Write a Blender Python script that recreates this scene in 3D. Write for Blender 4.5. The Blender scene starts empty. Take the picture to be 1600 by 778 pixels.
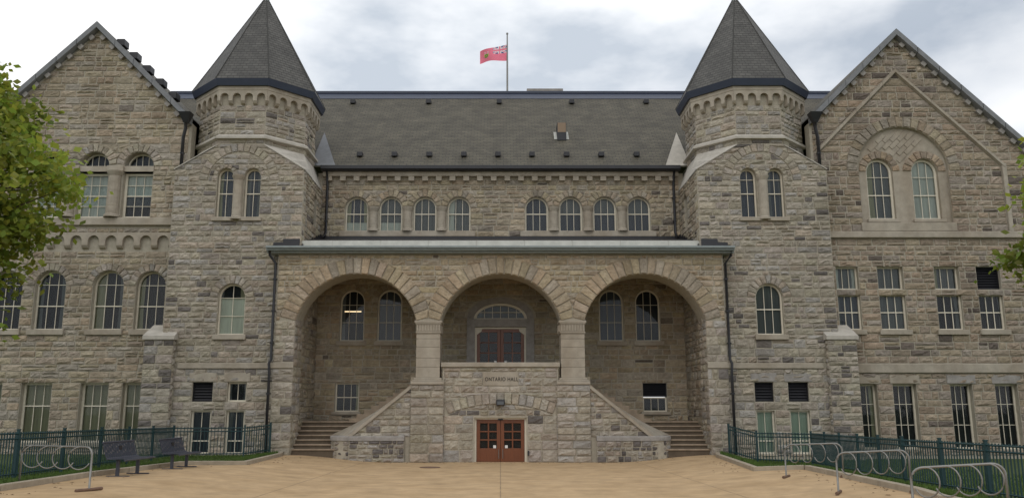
import bpy, bmesh, math, random
from mathutils import Vector, Matrix
from mathutils.geometry import tessellate_polygon
R = random.Random(7)
sc = bpy.context.scene
C = sc.collection
rad = math.radians

# ---------------------------------------------------------------- camera, sky, sun, exposure
EYE = 2.12
cam_d = bpy.data.cameras.new('camera'); cam = bpy.data.objects.new('camera', cam_d); C.objects.link(cam)
cam.location = (0, 0, EYE); cam.rotation_euler = (rad(90 + 10.8), 0, 0)
cam_d.sensor_width = 36; cam_d.lens = 36 * 1290 / 1600
cam_d.shift_x = 18 / 1600
cam_d.clip_end = 5000
sc.camera = cam

w = bpy.data.worlds.new('World'); sc.world = w; w.use_nodes = True
nt = w.node_tree; nt.nodes.clear()
N = nt.nodes.new; L = nt.links.new
out = N('ShaderNodeOutputWorld'); bg = N('ShaderNodeBackground'); bg2 = N('ShaderNodeBackground'); mix = N('ShaderNodeMixShader')
sky = N('ShaderNodeTexSky'); sky.sky_type = 'NISHITA'; sky.sun_disc = False
sky.sun_elevation = rad(48); sky.sun_rotation = rad(200)
L(sky.outputs[0], bg.inputs[0]); bg.inputs[1].default_value = 0.08
tc = N('ShaderNodeTexCoord')
mp = N('ShaderNodeMapping'); mp.inputs['Scale'].default_value = (1.0, 1.0, 2.2); mp.inputs['Location'].default_value = (0.35, 0.2, 0.1)
L(tc.outputs['Generated'], mp.inputs[0])
nz = N('ShaderNodeTexNoise'); nz.inputs['Scale'].default_value = 3.2; nz.inputs['Detail'].default_value = 6; nz.inputs['Roughness'].default_value = .5
L(mp.outputs[0], nz.inputs['Vector'])
cr = N('ShaderNodeValToRGB')                      # cloud body: grey undersides to bright white
cr.color_ramp.elements[0].position = .36; cr.color_ramp.elements[0].color = (.56, .62, .70, 1)
cr.color_ramp.elements[1].position = .60; cr.color_ramp.elements[1].color = (1.12, 1.12, 1.12, 1)
e = cr.color_ramp.elements.new(.47); e.color = (.90, .93, .97, 1)
L(nz.outputs[0], cr.inputs[0]); L(cr.outputs[0], bg2.inputs[0]); bg2.inputs[1].default_value = 1.3
nz2 = N('ShaderNodeTexNoise'); nz2.inputs['Scale'].default_value = 1.7; nz2.inputs['Detail'].default_value = 4
L(mp.outputs[0], nz2.inputs['Vector'])
cr2 = N('ShaderNodeValToRGB'); cr2.color_ramp.elements[0].position = .25; cr2.color_ramp.elements[0].color = (.75, .75, .75, 1)
cr2.color_ramp.elements[1].position = .45; cr2.color_ramp.elements[1].color = (1, 1, 1, 1)
L(nz2.outputs[0], cr2.inputs[0])
L(cr2.outputs[0], mix.inputs[0]); L(bg.outputs[0], mix.inputs[1]); L(bg2.outputs[0], mix.inputs[2]); L(mix.outputs[0], out.inputs[0])

sd = bpy.data.lights.new('sun', 'SUN'); sd.energy = 0.6; sd.angle = rad(25); sd.color = (1, .95, .88)
sun = bpy.data.objects.new('sun', sd); C.objects.link(sun)
# overcast sun: high, from behind the camera and a little to the left
sun.rotation_euler = (rad(42), 0, rad(-20))
sc.view_settings.view_transform = 'Standard'; sc.view_settings.look = 'None'
sc.view_settings.exposure = -0.26; sc.view_settings.gamma = 1

# ---------------------------------------------------------------- helpers
def link(o, parent=None):
    C.objects.link(o)
    if parent is not None:
        o.parent = parent
        o.matrix_parent_inverse = Matrix.Translation(-WORLD.get(parent.name, Vector((0, 0, 0))))
    return o
WORLD = {}                                        # world offset of parents that are not at the origin
def thing(name, label, cat, loc=(0, 0, 0), group=None):
    o = bpy.data.objects.new(name, None); C.objects.link(o); o.location = loc; o.empty_display_size = .3
    WORLD[o.name] = Vector(loc)
    o['label'] = label; o['category'] = cat
    if group: o['group'] = group
    return o
def tag(o, label, cat, group=None):
    o['label'] = label; o['category'] = cat
    if group: o['group'] = group
    return o

class MB:
    def __init__(s): s.v = []; s.f = []; s.c = []; s.uv = []
    def poly(s, pts, col=None, uv=None):
        i = len(s.v); s.v += [tuple(p) for p in pts]; s.f.append(tuple(range(i, i + len(pts)))); s.c.append(col); s.uv.append(uv)
    def box(s, x0, x1, y0, y1, z0, z1, T=None):
        p = [(x, y, z) for z in (z0, z1) for y in (y0, y1) for x in (x0, x1)]
        if T: p = [T(*q) for q in p]
        i = len(s.v); s.v += [tuple(q) for q in p]
        for f in ((0, 2, 3, 1), (4, 5, 7, 6), (0, 1, 5, 4), (2, 6, 7, 3), (0, 4, 6, 2), (1, 3, 7, 5)):
            s.f.append(tuple(i + k for k in f)); s.c.append(None); s.uv.append(None)
    def tube(s, pts, r, n=8, cap=True):
        pts = [Vector(p) for p in pts]; rings = []
        rr = r if isinstance(r, (list, tuple)) else [r] * len(pts)
        for k, p in enumerate(pts):
            d = (pts[min(k + 1, len(pts) - 1)] - pts[max(k - 1, 0)]).normalized()
            a = Vector((0, 0, 1)) if abs(d.z) < .9 else Vector((1, 0, 0))
            u = d.cross(a).normalized(); w_ = d.cross(u)
            i = len(s.v)
            for j in range(n):
                t = 2 * math.pi * j / n
                s.v.append(tuple(p + (u * math.cos(t) + w_ * math.sin(t)) * rr[k]))
            rings.append(i)
        for a, b in zip(rings, rings[1:]):
            for j in range(n):
                s.f.append((a + j, a + (j + 1) % n, b + (j + 1) % n, b + j)); s.c.append(None); s.uv.append(None)
        if cap:
            for a in (rings[0], rings[-1]):
                s.f.append(tuple(a + j for j in range(n))); s.c.append(None); s.uv.append(None)
    def build(s, name, mat, parent=None, bevel=0, smooth=False):
        me = bpy.data.meshes.new(name); me.from_pydata(s.v, [], s.f); me.materials.append(mat)
        if any(c is not None for c in s.c):
            at = me.attributes.new('col', 'FLOAT_COLOR', 'FACE')
            for k, c in enumerate(s.c): at.data[k].color = (*(c or (.4, .36, .3)), 1)
        if any(u is not None for u in s.uv):
            l = me.uv_layers.new(name='UVMap'); k = 0
            for f, u in zip(s.f, s.uv):
                for j in range(len(f)):
                    if u: l.data[k].uv = u[j]
                    k += 1
        if smooth:
            for p in me.polygons: p.use_smooth = True
        o = bpy.data.objects.new(name, me); link(o, parent)
        if bevel:
            m = o.modifiers.new('bevel', 'BEVEL'); m.width = bevel; m.segments = 2; m.limit_method = 'ANGLE'
        return o
def share(name, me, loc, parent, rz=0):
    o = bpy.data.objects.new(name, me); link(o, parent); o.location = loc; o.rotation_euler = (0, 0, rz); return o

# ---------------------------------------------------------------- materials
def mat(name, col, rough=.85, metal=0, spec=.3, noise=0, nscale=4, bump=0, bscale=30, bdist=.02, attr=False, col2=None, stretch=(1, 1, 1)):
    m = bpy.data.materials.new(name); m.use_nodes = True; t = m.node_tree; b = t.nodes['Principled BSDF']
    b.inputs['Base Color'].default_value = (*col, 1); b.inputs['Roughness'].default_value = rough
    b.inputs['Metallic'].default_value = metal; b.inputs['Specular IOR Level'].default_value = spec
    n = t.nodes.new; l = t.links.new
    if noise or bump or attr:
        g = n('ShaderNodeNewGeometry'); mpn = n('ShaderNodeMapping'); mpn.inputs['Scale'].default_value = stretch
        l(g.outputs['Position'], mpn.inputs[0])
    src = None
    if attr:
        a = n('ShaderNodeAttribute'); a.attribute_name = 'col'; src = a.outputs['Color']
    if noise:
        x = n('ShaderNodeTexNoise'); x.inputs['Scale'].default_value = nscale; x.inputs['Detail'].default_value = 8; x.inputs['Roughness'].default_value = .65
        l(mpn.outputs[0], x.inputs['Vector'])
        r = n('ShaderNodeMapRange'); r.inputs[1].default_value = .25; r.inputs[2].default_value = .75
        r.inputs[3].default_value = 1 - noise; r.inputs[4].default_value = 1 + noise
        l(x.outputs[0], r.inputs[0])
        mx = n('ShaderNodeMix'); mx.data_type = 'RGBA'; mx.blend_type = 'MULTIPLY'; mx.inputs[0].default_value = 1
        if src: l(src, mx.inputs[6])
        else: mx.inputs[6].default_value = (*col, 1)
        l(r.outputs[0], mx.inputs[7]); src = mx.outputs[2]
        if col2:
            x2 = n('ShaderNodeTexNoise'); x2.inputs['Scale'].default_value = .9; x2.inputs['Detail'].default_value = 6
            mq = n('ShaderNodeMapping'); mq.inputs['Scale'].default_value = (1, 1, .3); l(g.outputs['Position'], mq.inputs[0]); l(mq.outputs[0], x2.inputs['Vector'])
            r2 = n('ShaderNodeMapRange'); r2.inputs[1].default_value = .42; r2.inputs[2].default_value = .68; l(x2.outputs[0], r2.inputs[0])
            m2 = n('ShaderNodeMix'); m2.data_type = 'RGBA'; m2.blend_type = 'MULTIPLY'
            l(r2.outputs[0], m2.inputs[0]); l(src, m2.inputs[6]); m2.inputs[7].default_value = (*col2, 1); src = m2.outputs[2]
    if src: l(src, b.inputs['Base Color'])
    if bump:
        y = n('ShaderNodeTexNoise'); y.inputs['Scale'].default_value = bscale; y.inputs['Detail'].default_value = 6; y.inputs['Roughness'].default_value = .6
        l(mpn.outputs[0], y.inputs['Vector'])
        bp = n('ShaderNodeBump'); bp.inputs['Strength'].default_value = bump; bp.inputs['Distance'].default_value = bdist
        l(y.outputs[0], bp.inputs['Height']); l(bp.outputs[0], b.inputs['Normal'])
    return m
M = {}
M['stone'] = mat('rock_faced_limestone', (.4, .36, .3), .92, noise=.3, nscale=6, bump=1, bscale=10, bdist=.06, attr=True, col2=(.78, .76, .74), stretch=(1, 1, 1.2))
M['mortar'] = mat('mortar', (.37, .335, .27), .95, noise=.2, nscale=6, bump=.4, bscale=40)
M['trim'] = mat('dressed_limestone', (.37, .33, .27), .85, noise=.22, nscale=3, bump=.3, bscale=22, bdist=.02, col2=(.82, .78, .74))
M['pale_trim'] = mat('pale_dressed_stone', (.44, .41, .36), .85, noise=.2, nscale=3, bump=.3, bscale=20)
M['dark_trim'] = mat('weathered_limestone', (.29, .27, .25), .88, noise=.3, nscale=4, bump=.4, bscale=20)
M['frame'] = mat('painted_window_frame', (.66, .61, .50), .5, noise=.08, nscale=6)
M['black_metal'] = mat('black_painted_metal', (.018, .018, .022), .45, spec=.5, noise=.2)
M['flare_blue_metal'] = mat('flare_blue_ridge_metal', (.035, .045, .075), .45, spec=.5, noise=.15, nscale=2)  # blue of the flare along the roofline, put into the metal's colour
M['lead'] = mat('pale_roof_metal', (.46, .46, .42), .55, noise=.2, nscale=2.5, bump=.15, bscale=6)
M['grey_metal'] = mat('grey_metal', (.22, .25, .25), .5, noise=.2)
M['barge'] = mat('weathered_coping', (.20, .205, .215), .8, noise=.2, nscale=3)
M['concrete'] = mat('kerb_concrete', (.34, .29, .22), .9, noise=.22, nscale=3, bump=.3)
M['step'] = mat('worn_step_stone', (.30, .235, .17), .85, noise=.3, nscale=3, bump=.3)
M['step_riser'] = mat('shaded_riser_stone', (.11, .085, .06), .9, noise=.3, nscale=3)  # the step stone darkened: shade on the risers put into the colour
M['wood'] = mat('varnished_red_wood', (.155, .046, .014), .38, spec=.5, noise=.25, nscale=4, stretch=(6, 6, .6))
M['louvre'] = mat('black_louvre', (.015, .015, .018), .5)
M['green_iron'] = mat('dark_green_iron', (.011, .042, .046), .5, spec=.5, noise=.15)
M['bench'] = mat('grey_blue_bench_metal', (.05, .055, .075), .45, spec=.5, noise=.1)
M['steel'] = mat('galvanised_tube', (.24, .235, .22), .5, metal=.7, noise=.15, nscale=8)
M['rust'] = mat('rusty_foot', (.16, .10, .07), .8, noise=.3, nscale=12)
M['white'] = mat('white_sticker', (.7, .7, .68), .6)
M['soil'] = mat('earth_under_grass', (.10, .085, .04), .95, noise=.4, nscale=5, bump=.5)
M['lawn'] = mat('lawn', (.06, .085, .022), .95, noise=.4, nscale=2.5, bump=.6, bscale=25, bdist=.03)
M['blade'] = mat('grass_blade', (.065, .11, .02), .8, noise=.35, nscale=1.5)
M['bark'] = mat('bark', (.09, .07, .05), .95, noise=.35, nscale=9, bump=.8, bscale=18)
def window_backing(name, c): return mat(name, c, .9, noise=.22, nscale=3, stretch=(3, 3, .25))
CUR = {'dark': window_backing('dark_room', (.022, .025, .03)), 'blue': window_backing('blue_grey_curtain', (.07, .08, .10)),  # dark_room: darkness of the unlit interior painted as near-black
       'grey': window_backing('grey_curtain', (.14, .15, .15)), 'green': window_backing('pale_green_blind', (.42, .50, .40)), 'olive': window_backing('olive_blind', (.30, .29, .19)),
       'cream': window_backing('cream_blind', (.68, .70, .60)), 'pale': window_backing('pale_blind', (.50, .52, .46))}
def glass_mat():
    m = bpy.data.materials.new('window_glass'); m.use_nodes = True; t = m.node_tree; t.nodes.clear(); n = t.nodes.new; l = t.links.new
    o = n('ShaderNodeOutputMaterial'); mx = n('ShaderNodeMixShader'); tr = n('ShaderNodeBsdfTransparent'); gl = n('ShaderNodeBsdfGlossy')
    tr.inputs[0].default_value = (.86, .9, .9, 1); gl.inputs['Roughness'].default_value = .04
    fr = n('ShaderNodeFresnel'); fr.inputs[0].default_value = 1.42
    tcn = n('ShaderNodeNewGeometry'); nn = n('ShaderNodeTexNoise'); nn.inputs['Scale'].default_value = 1.3; l(tcn.outputs['Position'], nn.inputs['Vector'])
    bp = n('ShaderNodeBump'); bp.inputs['Strength'].default_value = .08; bp.inputs['Distance'].default_value = .05; l(nn.outputs[0], bp.inputs['Height'])
    l(bp.outputs[0], gl.inputs['Normal']); l(fr.outputs[0], mx.inputs[0]); l(tr.outputs[0], mx.inputs[1]); l(gl.outputs[0], mx.inputs[2]); l(mx.outputs[0], o.inputs[0])
    return m
M['glass'] = glass_mat()
def slate_mat(name, c1, c2, bw=.32, bh=.17):
    m = bpy.data.materials.new(name); m.use_nodes = True; t = m.node_tree; b = t.nodes['Principled BSDF']; n = t.nodes.new; l = t.links.new
    uv = n('ShaderNodeUVMap'); br = n('ShaderNodeTexBrick'); l(uv.outputs[0], br.inputs['Vector'])
    br.inputs['Scale'].default_value = 1; br.inputs['Brick Width'].default_value = bw; br.inputs['Row Height'].default_value = bh
    br.inputs['Mortar Size'].default_value = .012; br.inputs['Mortar Smooth'].default_value = .3; br.inputs['Bias'].default_value = 0
    br.inputs['Color1'].default_value = (*c1, 1); br.inputs['Color2'].default_value = (*c2, 1); br.inputs['Mortar'].default_value = (.035, .034, .03, 1)
    x = n('ShaderNodeTexNoise'); x.inputs['Scale'].default_value = 1.2; x.inputs['Detail'].default_value = 8; l(uv.outputs[0], x.inputs['Vector'])
    r = n('ShaderNodeMapRange'); r.inputs[1].default_value = .3; r.inputs[2].default_value = .7; r.inputs[3].default_value = .72; r.inputs[4].default_value = 1.25; l(x.outputs[0], r.inputs[0])
    mx = n('ShaderNodeMix'); mx.data_type = 'RGBA'; mx.blend_type = 'MULTIPLY'; mx.inputs[0].default_value = 1
    l(br.outputs['Color'], mx.inputs[6]); l(r.outputs[0], mx.inputs[7]); l(mx.outputs[2], b.inputs['Base Color'])
    # every course tilts up towards its lower edge
    sp = n('ShaderNodeSeparateXYZ'); l(uv.outputs[0], sp.inputs[0])
    dv = n('ShaderNodeMath'); dv.operation = 'DIVIDE'; dv.inputs[1].default_value = bh; l(sp.outputs[1], dv.inputs[0])
    fc = n('ShaderNodeMath'); fc.operation = 'FRACT'; l(dv.outputs[0], fc.inputs[0])
    sb = n('ShaderNodeMath'); sb.operation = 'SUBTRACT'; sb.inputs[0].default_value = 1; l(fc.outputs[0], sb.inputs[1])
    ad = n('ShaderNodeMath'); ad.operation = 'SUBTRACT'; l(sb.outputs[0], ad.inputs[0]); l(br.outputs['Fac'], ad.inputs[1])
    bp = n('ShaderNodeBump'); bp.inputs['Strength'].default_value = .9; bp.inputs['Distance'].default_value = .02; l(ad.outputs[0], bp.inputs['Height'])
    l(bp.outputs[0], b.inputs['Normal']); b.inputs['Roughness'].default_value = .75
    return m
M['slate'] = slate_mat('roof_slate', (.074, .065, .046), (.10, .088, .062))
M['tower_slate'] = slate_mat('tower_slate', (.066, .063, .058), (.09, .086, .078), .26, .16)

# ---------------------------------------------------------------- masonry machinery
class Frame:
    def __init__(s, ox, oy, ux=1, uy=0): s.o = (ox, oy); s.u = (ux, uy); s.n = (uy, -ux)
    def __call__(s, a, z, d=0): return (s.o[0] + s.u[0] * a + s.n[0] * d, s.o[1] + s.u[1] * a + s.n[1] * d, z)
class Ob:                                          # something stones must keep clear of
    def __init__(s, z0, z1, lo, hi): s.z0 = z0; s.z1 = z1; s._l = lo; s._h = hi
    def lo(s, z): return s._l(min(max(z, s.z0), s.z1))
    def hi(s, z): return s._h(min(max(z, s.z0), s.z1))
def rect_ob(a0, a1, z0, z1): return Ob(z0, z1, lambda z: a0, lambda z: a1)
def ring_ob(ca, cz, r, z0=None):                   # a disc of radius r above z0
    zb = cz if z0 is None else z0
    h = lambda z: math.sqrt(max(r * r - (z - cz) ** 2, 0))
    return Ob(zb, cz + r, lambda z: ca - h(z), lambda z: ca + h(z))
STONES = []
def stone_colour(dark=.035, tint=(1, 1, 1)):
    if R.random() < dark: k = R.uniform(.13, .21); c = (k, k * .9, k * .83)
    else:
        k = R.uniform(.30, .43); h = R.random()
        c = (k, k * R.uniform(.87, .915), k * R.uniform(.69, .77)) if h < .72 else (k * .94, k * .88, k * .80) if h < .9 else (k * 1.02, k * .86, k * .69)
    return tuple(a * b for a, b in zip(c, tint))
def stone(fr, b0, b1, t0, t1, z0, z1, col, proud=.012, g=.009):
    wd = max(b1 - b0, t1 - t0); h = z1 - z0
    if wd < .05 or h < .05: return
    ea = min(.03 / wd, .2); ez = min(.025 / h, .2)
    S = (0, ea, .27 + R.uniform(-.06, .06), .5 + R.uniform(-.07, .07), .75 + R.uniform(-.06, .06), 1 - ea, 1)
    T = (0, ez, .38 + R.uniform(-.1, .1), .66 + R.uniform(-.08, .08), 1 - ez, 1)
    base = proud + R.uniform(0, .022); k = R.uniform(.5, 1.2); v = []
    tilt = R.uniform(-.02, .02); tz = R.uniform(-.022, .012)
    for j, q in enumerate(T):
        z = z0 + g + (h - 2 * g) * q
        l = b0 + (t0 - b0) * q + g; r = b1 + (t1 - b1) * q - g
        for i, p in enumerate(S):
            edge = i in (0, 6) or j in (0, 5)
            d = -.012 if edge else base + tilt * (p - .5) + tz * (q - .5) + (R.uniform(-.004, .01) if i in (1, 5) or j in (1, 4) else R.uniform(0, .05) * k)
            v.append(fr(l + (r - l) * p, z, d))
    x, y, z = v[17]
    n = fr.n; face = -(n[0] * x + n[1] * y) / math.hypot(x, y)
    size = wd * h * max(face, 0) / (x * x + y * y)
    if abs(x / y) > .6: size = 0
    STONES.append((size, v, col))
GRID = [(j * 7 + i, j * 7 + i + 1, (j + 1) * 7 + i + 1, (j + 1) * 7 + i) for j in range(5) for i in range(6)]
def lay(fr, left, right, z0, z1, obs, course=.27, dark=.035, tint=(1, 1, 1), wmin=.26, wmax=.82, proud=.012, breaks=()):
    bz = {round(z0, 3), round(z1, 3)} | {round(b, 3) for b in breaks}
    for o in obs:
        for z in (o.z0, o.z1):
            if z0 + .06 < z < z1 - .06: bz.add(round(z, 3))
    bz = sorted(bz); cl = [bz[0]]
    for b in bz[1:]:
        if b - cl[-1] > .09 or b == bz[-1]: cl.append(b)
    rows = []
    for a, b in zip(cl, cl[1:]):
        n = max(1, round((b - a) / (course * R.uniform(.85, 1.15))))
        ws = [R.uniform(.72, 1.3) for _ in range(n)]; s = sum(ws); z = a
        for q in ws: rows.append((z, z + (b - a) * q / s)); z += (b - a) * q / s
    for za, zb in rows:
        zm = (za + zb) / 2
        iv = [(left, right)]                       # pairs of edge functions
        for o in obs:
            if not (o.z0 < zm < o.z1): continue
            ni = []
            for l, r in iv:
                lo, hi = o.lo(zm), o.hi(zm)
                if hi <= l(zm) or lo >= r(zm): ni.append((l, r)); continue
                if lo > l(zm): ni.append((l, o.lo))
                if hi < r(zm): ni.append((o.hi, r))
            iv = ni
        for l, r in iv:
            a, b = l(zm), r(zm)
            if b - a < .06: continue
            x = 0; ws = []
            hgt = zb - za
            while x < b - a:
                q = R.uniform(wmin, wmax) * (1.15 if hgt > .26 else .9); ws.append(q); x += q
            if len(ws) > 1 and ws[-1] * .5 > x - (b - a) and False: ws.pop()
            s = sum(ws); x = a; cuts = [a]
            for q in ws: x += q * (b - a) / s; cuts.append(x)
            for i in range(len(ws)):
                first, last = i == 0, i == len(ws) - 1
                lb = max(l(za), -1e9) if first else cuts[i]; lt = l(zb) if first else cuts[i]
                rb = r(za) if last else cuts[i + 1]; rt = r(zb) if last else cuts[i + 1]
                if rb - lb < .02: lb = rb = (lb + rb) / 2
                if rt - lt < .02: lt = rt = (lt + rt) / 2
                if hgt > .24 and not first and not last and R.random() < .22:
                    m_ = za + hgt * R.uniform(.4, .6)
                    stone(fr, lb, rb, lt, rt, za, m_, stone_colour(dark * 1.6, tint), proud); stone(fr, lb, rb, lt, rt, m_, zb, stone_colour(dark, tint), proud)
                else: stone(fr, lb, rb, lt, rt, za, zb, stone_colour(dark, tint), proud)
def arcpts(ca, cz, r, t0, t1, n): return [(ca + r * math.cos(t0 + (t1 - t0) * k / n), cz + r * math.sin(t0 + (t1 - t0) * k / n)) for k in range(n + 1)]
def panel(name, fr, outline, holes, th, m, parent, d=0):
    """a wall slab with real openings: front, back, reveals"""
    mb = MB(); loops = [outline] + holes; flat = [p for q in loops for p in q]
    tris = tessellate_polygon([[Vector((a, z, 0)) for a, z in q] for q in loops])
    n = len(flat); mb.v = [fr(a, z, d) for a, z in flat] + [fr(a, z, d - th) for a, z in flat]
    for t in tris: mb.f.append(tuple(t)); mb.f.append(tuple(n + k for k in t))
    i = 0
    for q in loops:
        for k in range(len(q)):
            a, b = i + k, i + (k + 1) % len(q); mb.f.append((a, b, n + b, n + a))
        i += len(q)
    mb.c = [None] * len(mb.f); mb.uv = [None] * len(mb.f)
    return mb.build(name, m, parent)
def hole(c, wd, z0, zs, arch, seg=14):
    a0, a1 = c - wd / 2, c + wd / 2
    if not arch: return [(a0, z0), (a1, z0), (a1, zs), (a0, zs)]
    return [(a0, z0), (a1, z0)] + arcpts(c, zs, wd / 2, 0, math.pi, seg)
def voussoirs(fr, ca, cz, r0, r1, t0, t1, n, parent, proud=.05, lim=None, m=None, tint=(1, 1, 1)):
    for k in range(n):
        a, b = t0 + (t1 - t0) * k / n, t0 + (t1 - t0) * (k + 1) / n
        g = .007 / r0; a += g; b -= g
        ro = [r1 + (R.uniform(-.03, .04) if lim else 0)] * 2
        if lim:
            for i, t in enumerate((a, b)):
                cs = math.cos(t)
                if cs > .05: ro[i] = min(ro[i], (lim[1] - ca) / cs)
                if cs < -.05: ro[i] = min(ro[i], (lim[0] - ca) / cs)
        mb = MB(); col = stone_colour(0, tint); pr = proud + R.uniform(-.012, .012)
        q = []
        for s in (0, .06, .35, .68, .94, 1):
            for p in (0, .07, .5, .93, 1):
                t = a + (b - a) * p; rr = r0 + .004 + (ro[0] + (ro[1] - ro[0]) * p - r0 - .004) * s
                edge = p in (0, 1) or s in (0, 1)
                d = -.012 if edge else pr + (R.uniform(0, .028) if p == .5 else R.uniform(-.004, .008))
                if s == 0 and not edge: d = -.012
                q.append(fr(ca + rr * math.cos(t), cz + rr * math.sin(t), d))
        mb.v = q
        for j in range(5):
            for i in range(4): mb.f.append((j * 5 + i, j * 5 + i + 1, j * 5 + i + 6, j * 5 + i + 5)); mb.c.append(col); mb.uv.append(None)
        mb.build('voussoir', m or M['stone'], parent)
def sbox(name, fr, a0, a1, z0, z1, d0, d1, m, parent, bevel=.012):
    mb = MB(); mb.box(a0, a1, d0, d1, z0, z1, lambda a, d, z: fr(a, z, d)); return mb.build(name, m, parent, bevel)
def window(fr, c, wd, z0, zs, parent, arch=True, cols=3, rows=(.5,), d=-.2, cur='dark', ft=.06, sill=True, sill_w=.16, lower=None, name='window', mun=.022):
    """sash window: frame with glazing bars > panes, curtain, stone sill"""
    top = zs + wd / 2 if arch else zs
    a0, a1 = c - wd / 2, c + wd / 2
    mb = MB(); o = hole(c, wd, z0, zs, arch); i_ = hole(c, wd - 2 * ft, z0 + ft, zs if arch else zs - ft, arch)
    n = len(o)
    for k in range(n):
        k2 = (k + 1) % n
        mb.poly([fr(*o[k], d + .05), fr(*o[k2], d + .05), fr(*i_[k2], d + .05), fr(*i_[k], d + .05)])
        mb.poly([fr(*i_[k], d + .05), fr(*i_[k2], d + .05), fr(*i_[k2], d - .03), fr(*i_[k], d - .03)])
    ia0, ia1, iz0 = a0 + ft, a1 - ft, z0 + ft; itop = top - ft; iw = ia1 - ia0
    ra = (wd - 2 * ft) / 2
    ztop = (lambda a: zs + math.sqrt(max(ra * ra - (a - c) ** 2, 0))) if arch else (lambda a: itop)
    bx = lambda A0, A1, Z0, Z1, D0, D1: mb.box(A0, A1, D0, D1, Z0, Z1, lambda a, dd, z: fr(a, z, dd))
    for k in range(1, cols):
        a = ia0 + iw * k / cols; bx(a - mun / 2, a + mun / 2, iz0, ztop(a), d - .005, d + .025)
    zz = [iz0] + [iz0 + (itop - iz0) * q for q in rows]
    for k, z in enumerate(zz[1:]):
        t = .022 if abs(rows[k] - .5) < .12 or len(rows) == 1 else mun / 2
        hw = iw / 2 if z < zs or not arch else math.sqrt(max(ra * ra - (z - zs) ** 2, 0))
        bx(c - hw, c + hw, z - t, z + t, d - .004, d + .032)
    win = mb.build(name, M['frame'], parent)
    for k in range(cols):
        p0, p1 = ia0 + iw * k / cols, ia0 + iw * (k + 1) / cols
        for j, z in enumerate(zz):
            zt = zz[j + 1] if j + 1 < len(zz) else None
            if zt is not None and not (arch and zt > zs): pts = [(p0, z), (p1, z), (p1, zt), (p0, zt)]
            else:
                cap = (lambda a: min(zt, ztop(a))) if zt is not None else ztop
                pts = [(p0, min(z, cap(p0))), (p1, min(z, cap(p1)))] + [(p1 + (p0 - p1) * q / 5, max(cap(p1 + (p0 - p1) * q / 5), z)) for q in range(6)]
            pm = MB(); pm.poly([fr(a, q, d) for a, q in pts]); pm.build('pane', M['glass'], win)
    cb = MB(); cb.poly([fr(a, z, d - .07) for a, z in o]); cb.build('window_backing', CUR[cur], win)  # flat sheet
    if cur in ('dark', 'blue', 'grey') and R.random() < .6 and wd > .6:
        for sg in R.choice(((-1,), (1,), (-1, 1), (-1, 1))):
            e0 = a0 if sg < 0 else a1; e1 = e0 - sg * wd * R.uniform(.12, .36); db = MB()
            tp = lambda a: (zs + math.sqrt(max((wd / 2) ** 2 - (a - c) ** 2, 0))) if arch else zs
            m_ = (e0 + e1) / 2; db.poly([fr(e0, z0, d - .06), fr(e1, z0, d - .06), fr(e1 + sg * .03, (z0 + zs) / 2, d - .055), fr(e1, tp(e1), d - .06), fr(m_, tp(m_), d - .06), fr(e0, tp(e0), d - .06)])
            db.build('drape', CUR[R.choice(('grey', 'grey', 'olive', 'pale' if cur == 'grey' else 'grey'))], win)
    if lower:
        lb = MB(); zl = z0 + (top - z0) * lower[1]; lb.box(a0, a1, d - .06, d - .05, zl if lower[2] else z0, top if lower[2] and not arch else (zs if lower[2] else zl), lambda a, dd, z: fr(a, z, dd)); lb.build('blind', CUR[lower[0]], win)
    if sill:
        sbox('sill', fr, a0 - .12, a1 + .12, z0 - sill_w, z0 + .005, d + .02, .13, M['trim'], win, .015)
    return win
def louvre(fr, c, wd, z0, z1, parent, d=-.14):
    mb = MB()
    for A0, A1, Z0, Z1 in ((c - wd / 2, c - wd / 2 + .04, z0, z1), (c + wd / 2 - .04, c + wd / 2, z0, z1), (c - wd / 2 + .04, c + wd / 2 - .04, z0, z0 + .04), (c - wd / 2 + .04, c + wd / 2 - .04, z1 - .04, z1)):
        mb.box(A0, A1, d - .05, d + .04, Z0, Z1, lambda a, dd, z: fr(a, z, dd))
    o = mb.build('louvre', M['louvre'], parent)
    n = max(4, int((z1 - z0) / .11))
    for k in range(n):
        z = z0 + .05 + (z1 - z0 - .1) * (k + .5) / n; s = MB()
        s.poly([fr(c - wd / 2 + .04, z - .05, d + .03), fr(c + wd / 2 - .04, z - .05, d + .03), fr(c + wd / 2 - .04, z + .045, d - .05), fr(c - wd / 2 + .04, z + .045, d - .05)]); s.build('slat', M['black_metal'], o)
    b = MB(); b.poly([fr(*p, d - .06) for p in hole(c, wd, z0, z1, False)]); b.build('backing', CUR['dark'], o)
    return o
def column(fr, a, z0, z1, r, parent):
    """stubby engaged column with drum joints, cap and base"""
    x, y, _ = fr(a, 0, .04); h = z1 - z0; mb = MB(); n = 5
    for k in range(n):
        za, zb = z0 + .14 + (h - .34) * k / n, z0 + .14 + (h - .34) * (k + 1) / n
        mb.tube([(x, y, za), (x, y, za + .012), (x, y, zb - .012), (x, y, zb)], [r * .96, r, r, r * .96], 14)
    o = mb.build('column', M['trim'], parent, smooth=False)
    cb = MB(); cb.tube([(x, y, z1 - .2), (x, y, z1 - .15), (x, y, z1 - .05), (x, y, z1)], [r * 1.02, r * 1.12, r * 1.32, r * 1.36], 14); cb.build('capital', M['trim'], o)
    bb = MB(); bb.tube([(x, y, z0), (x, y, z0 + .09), (x, y, z0 + .14)], [r * 1.3, r * 1.28, r * 1.02], 14); bb.build('base', M['trim'], o)
    return o
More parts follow.
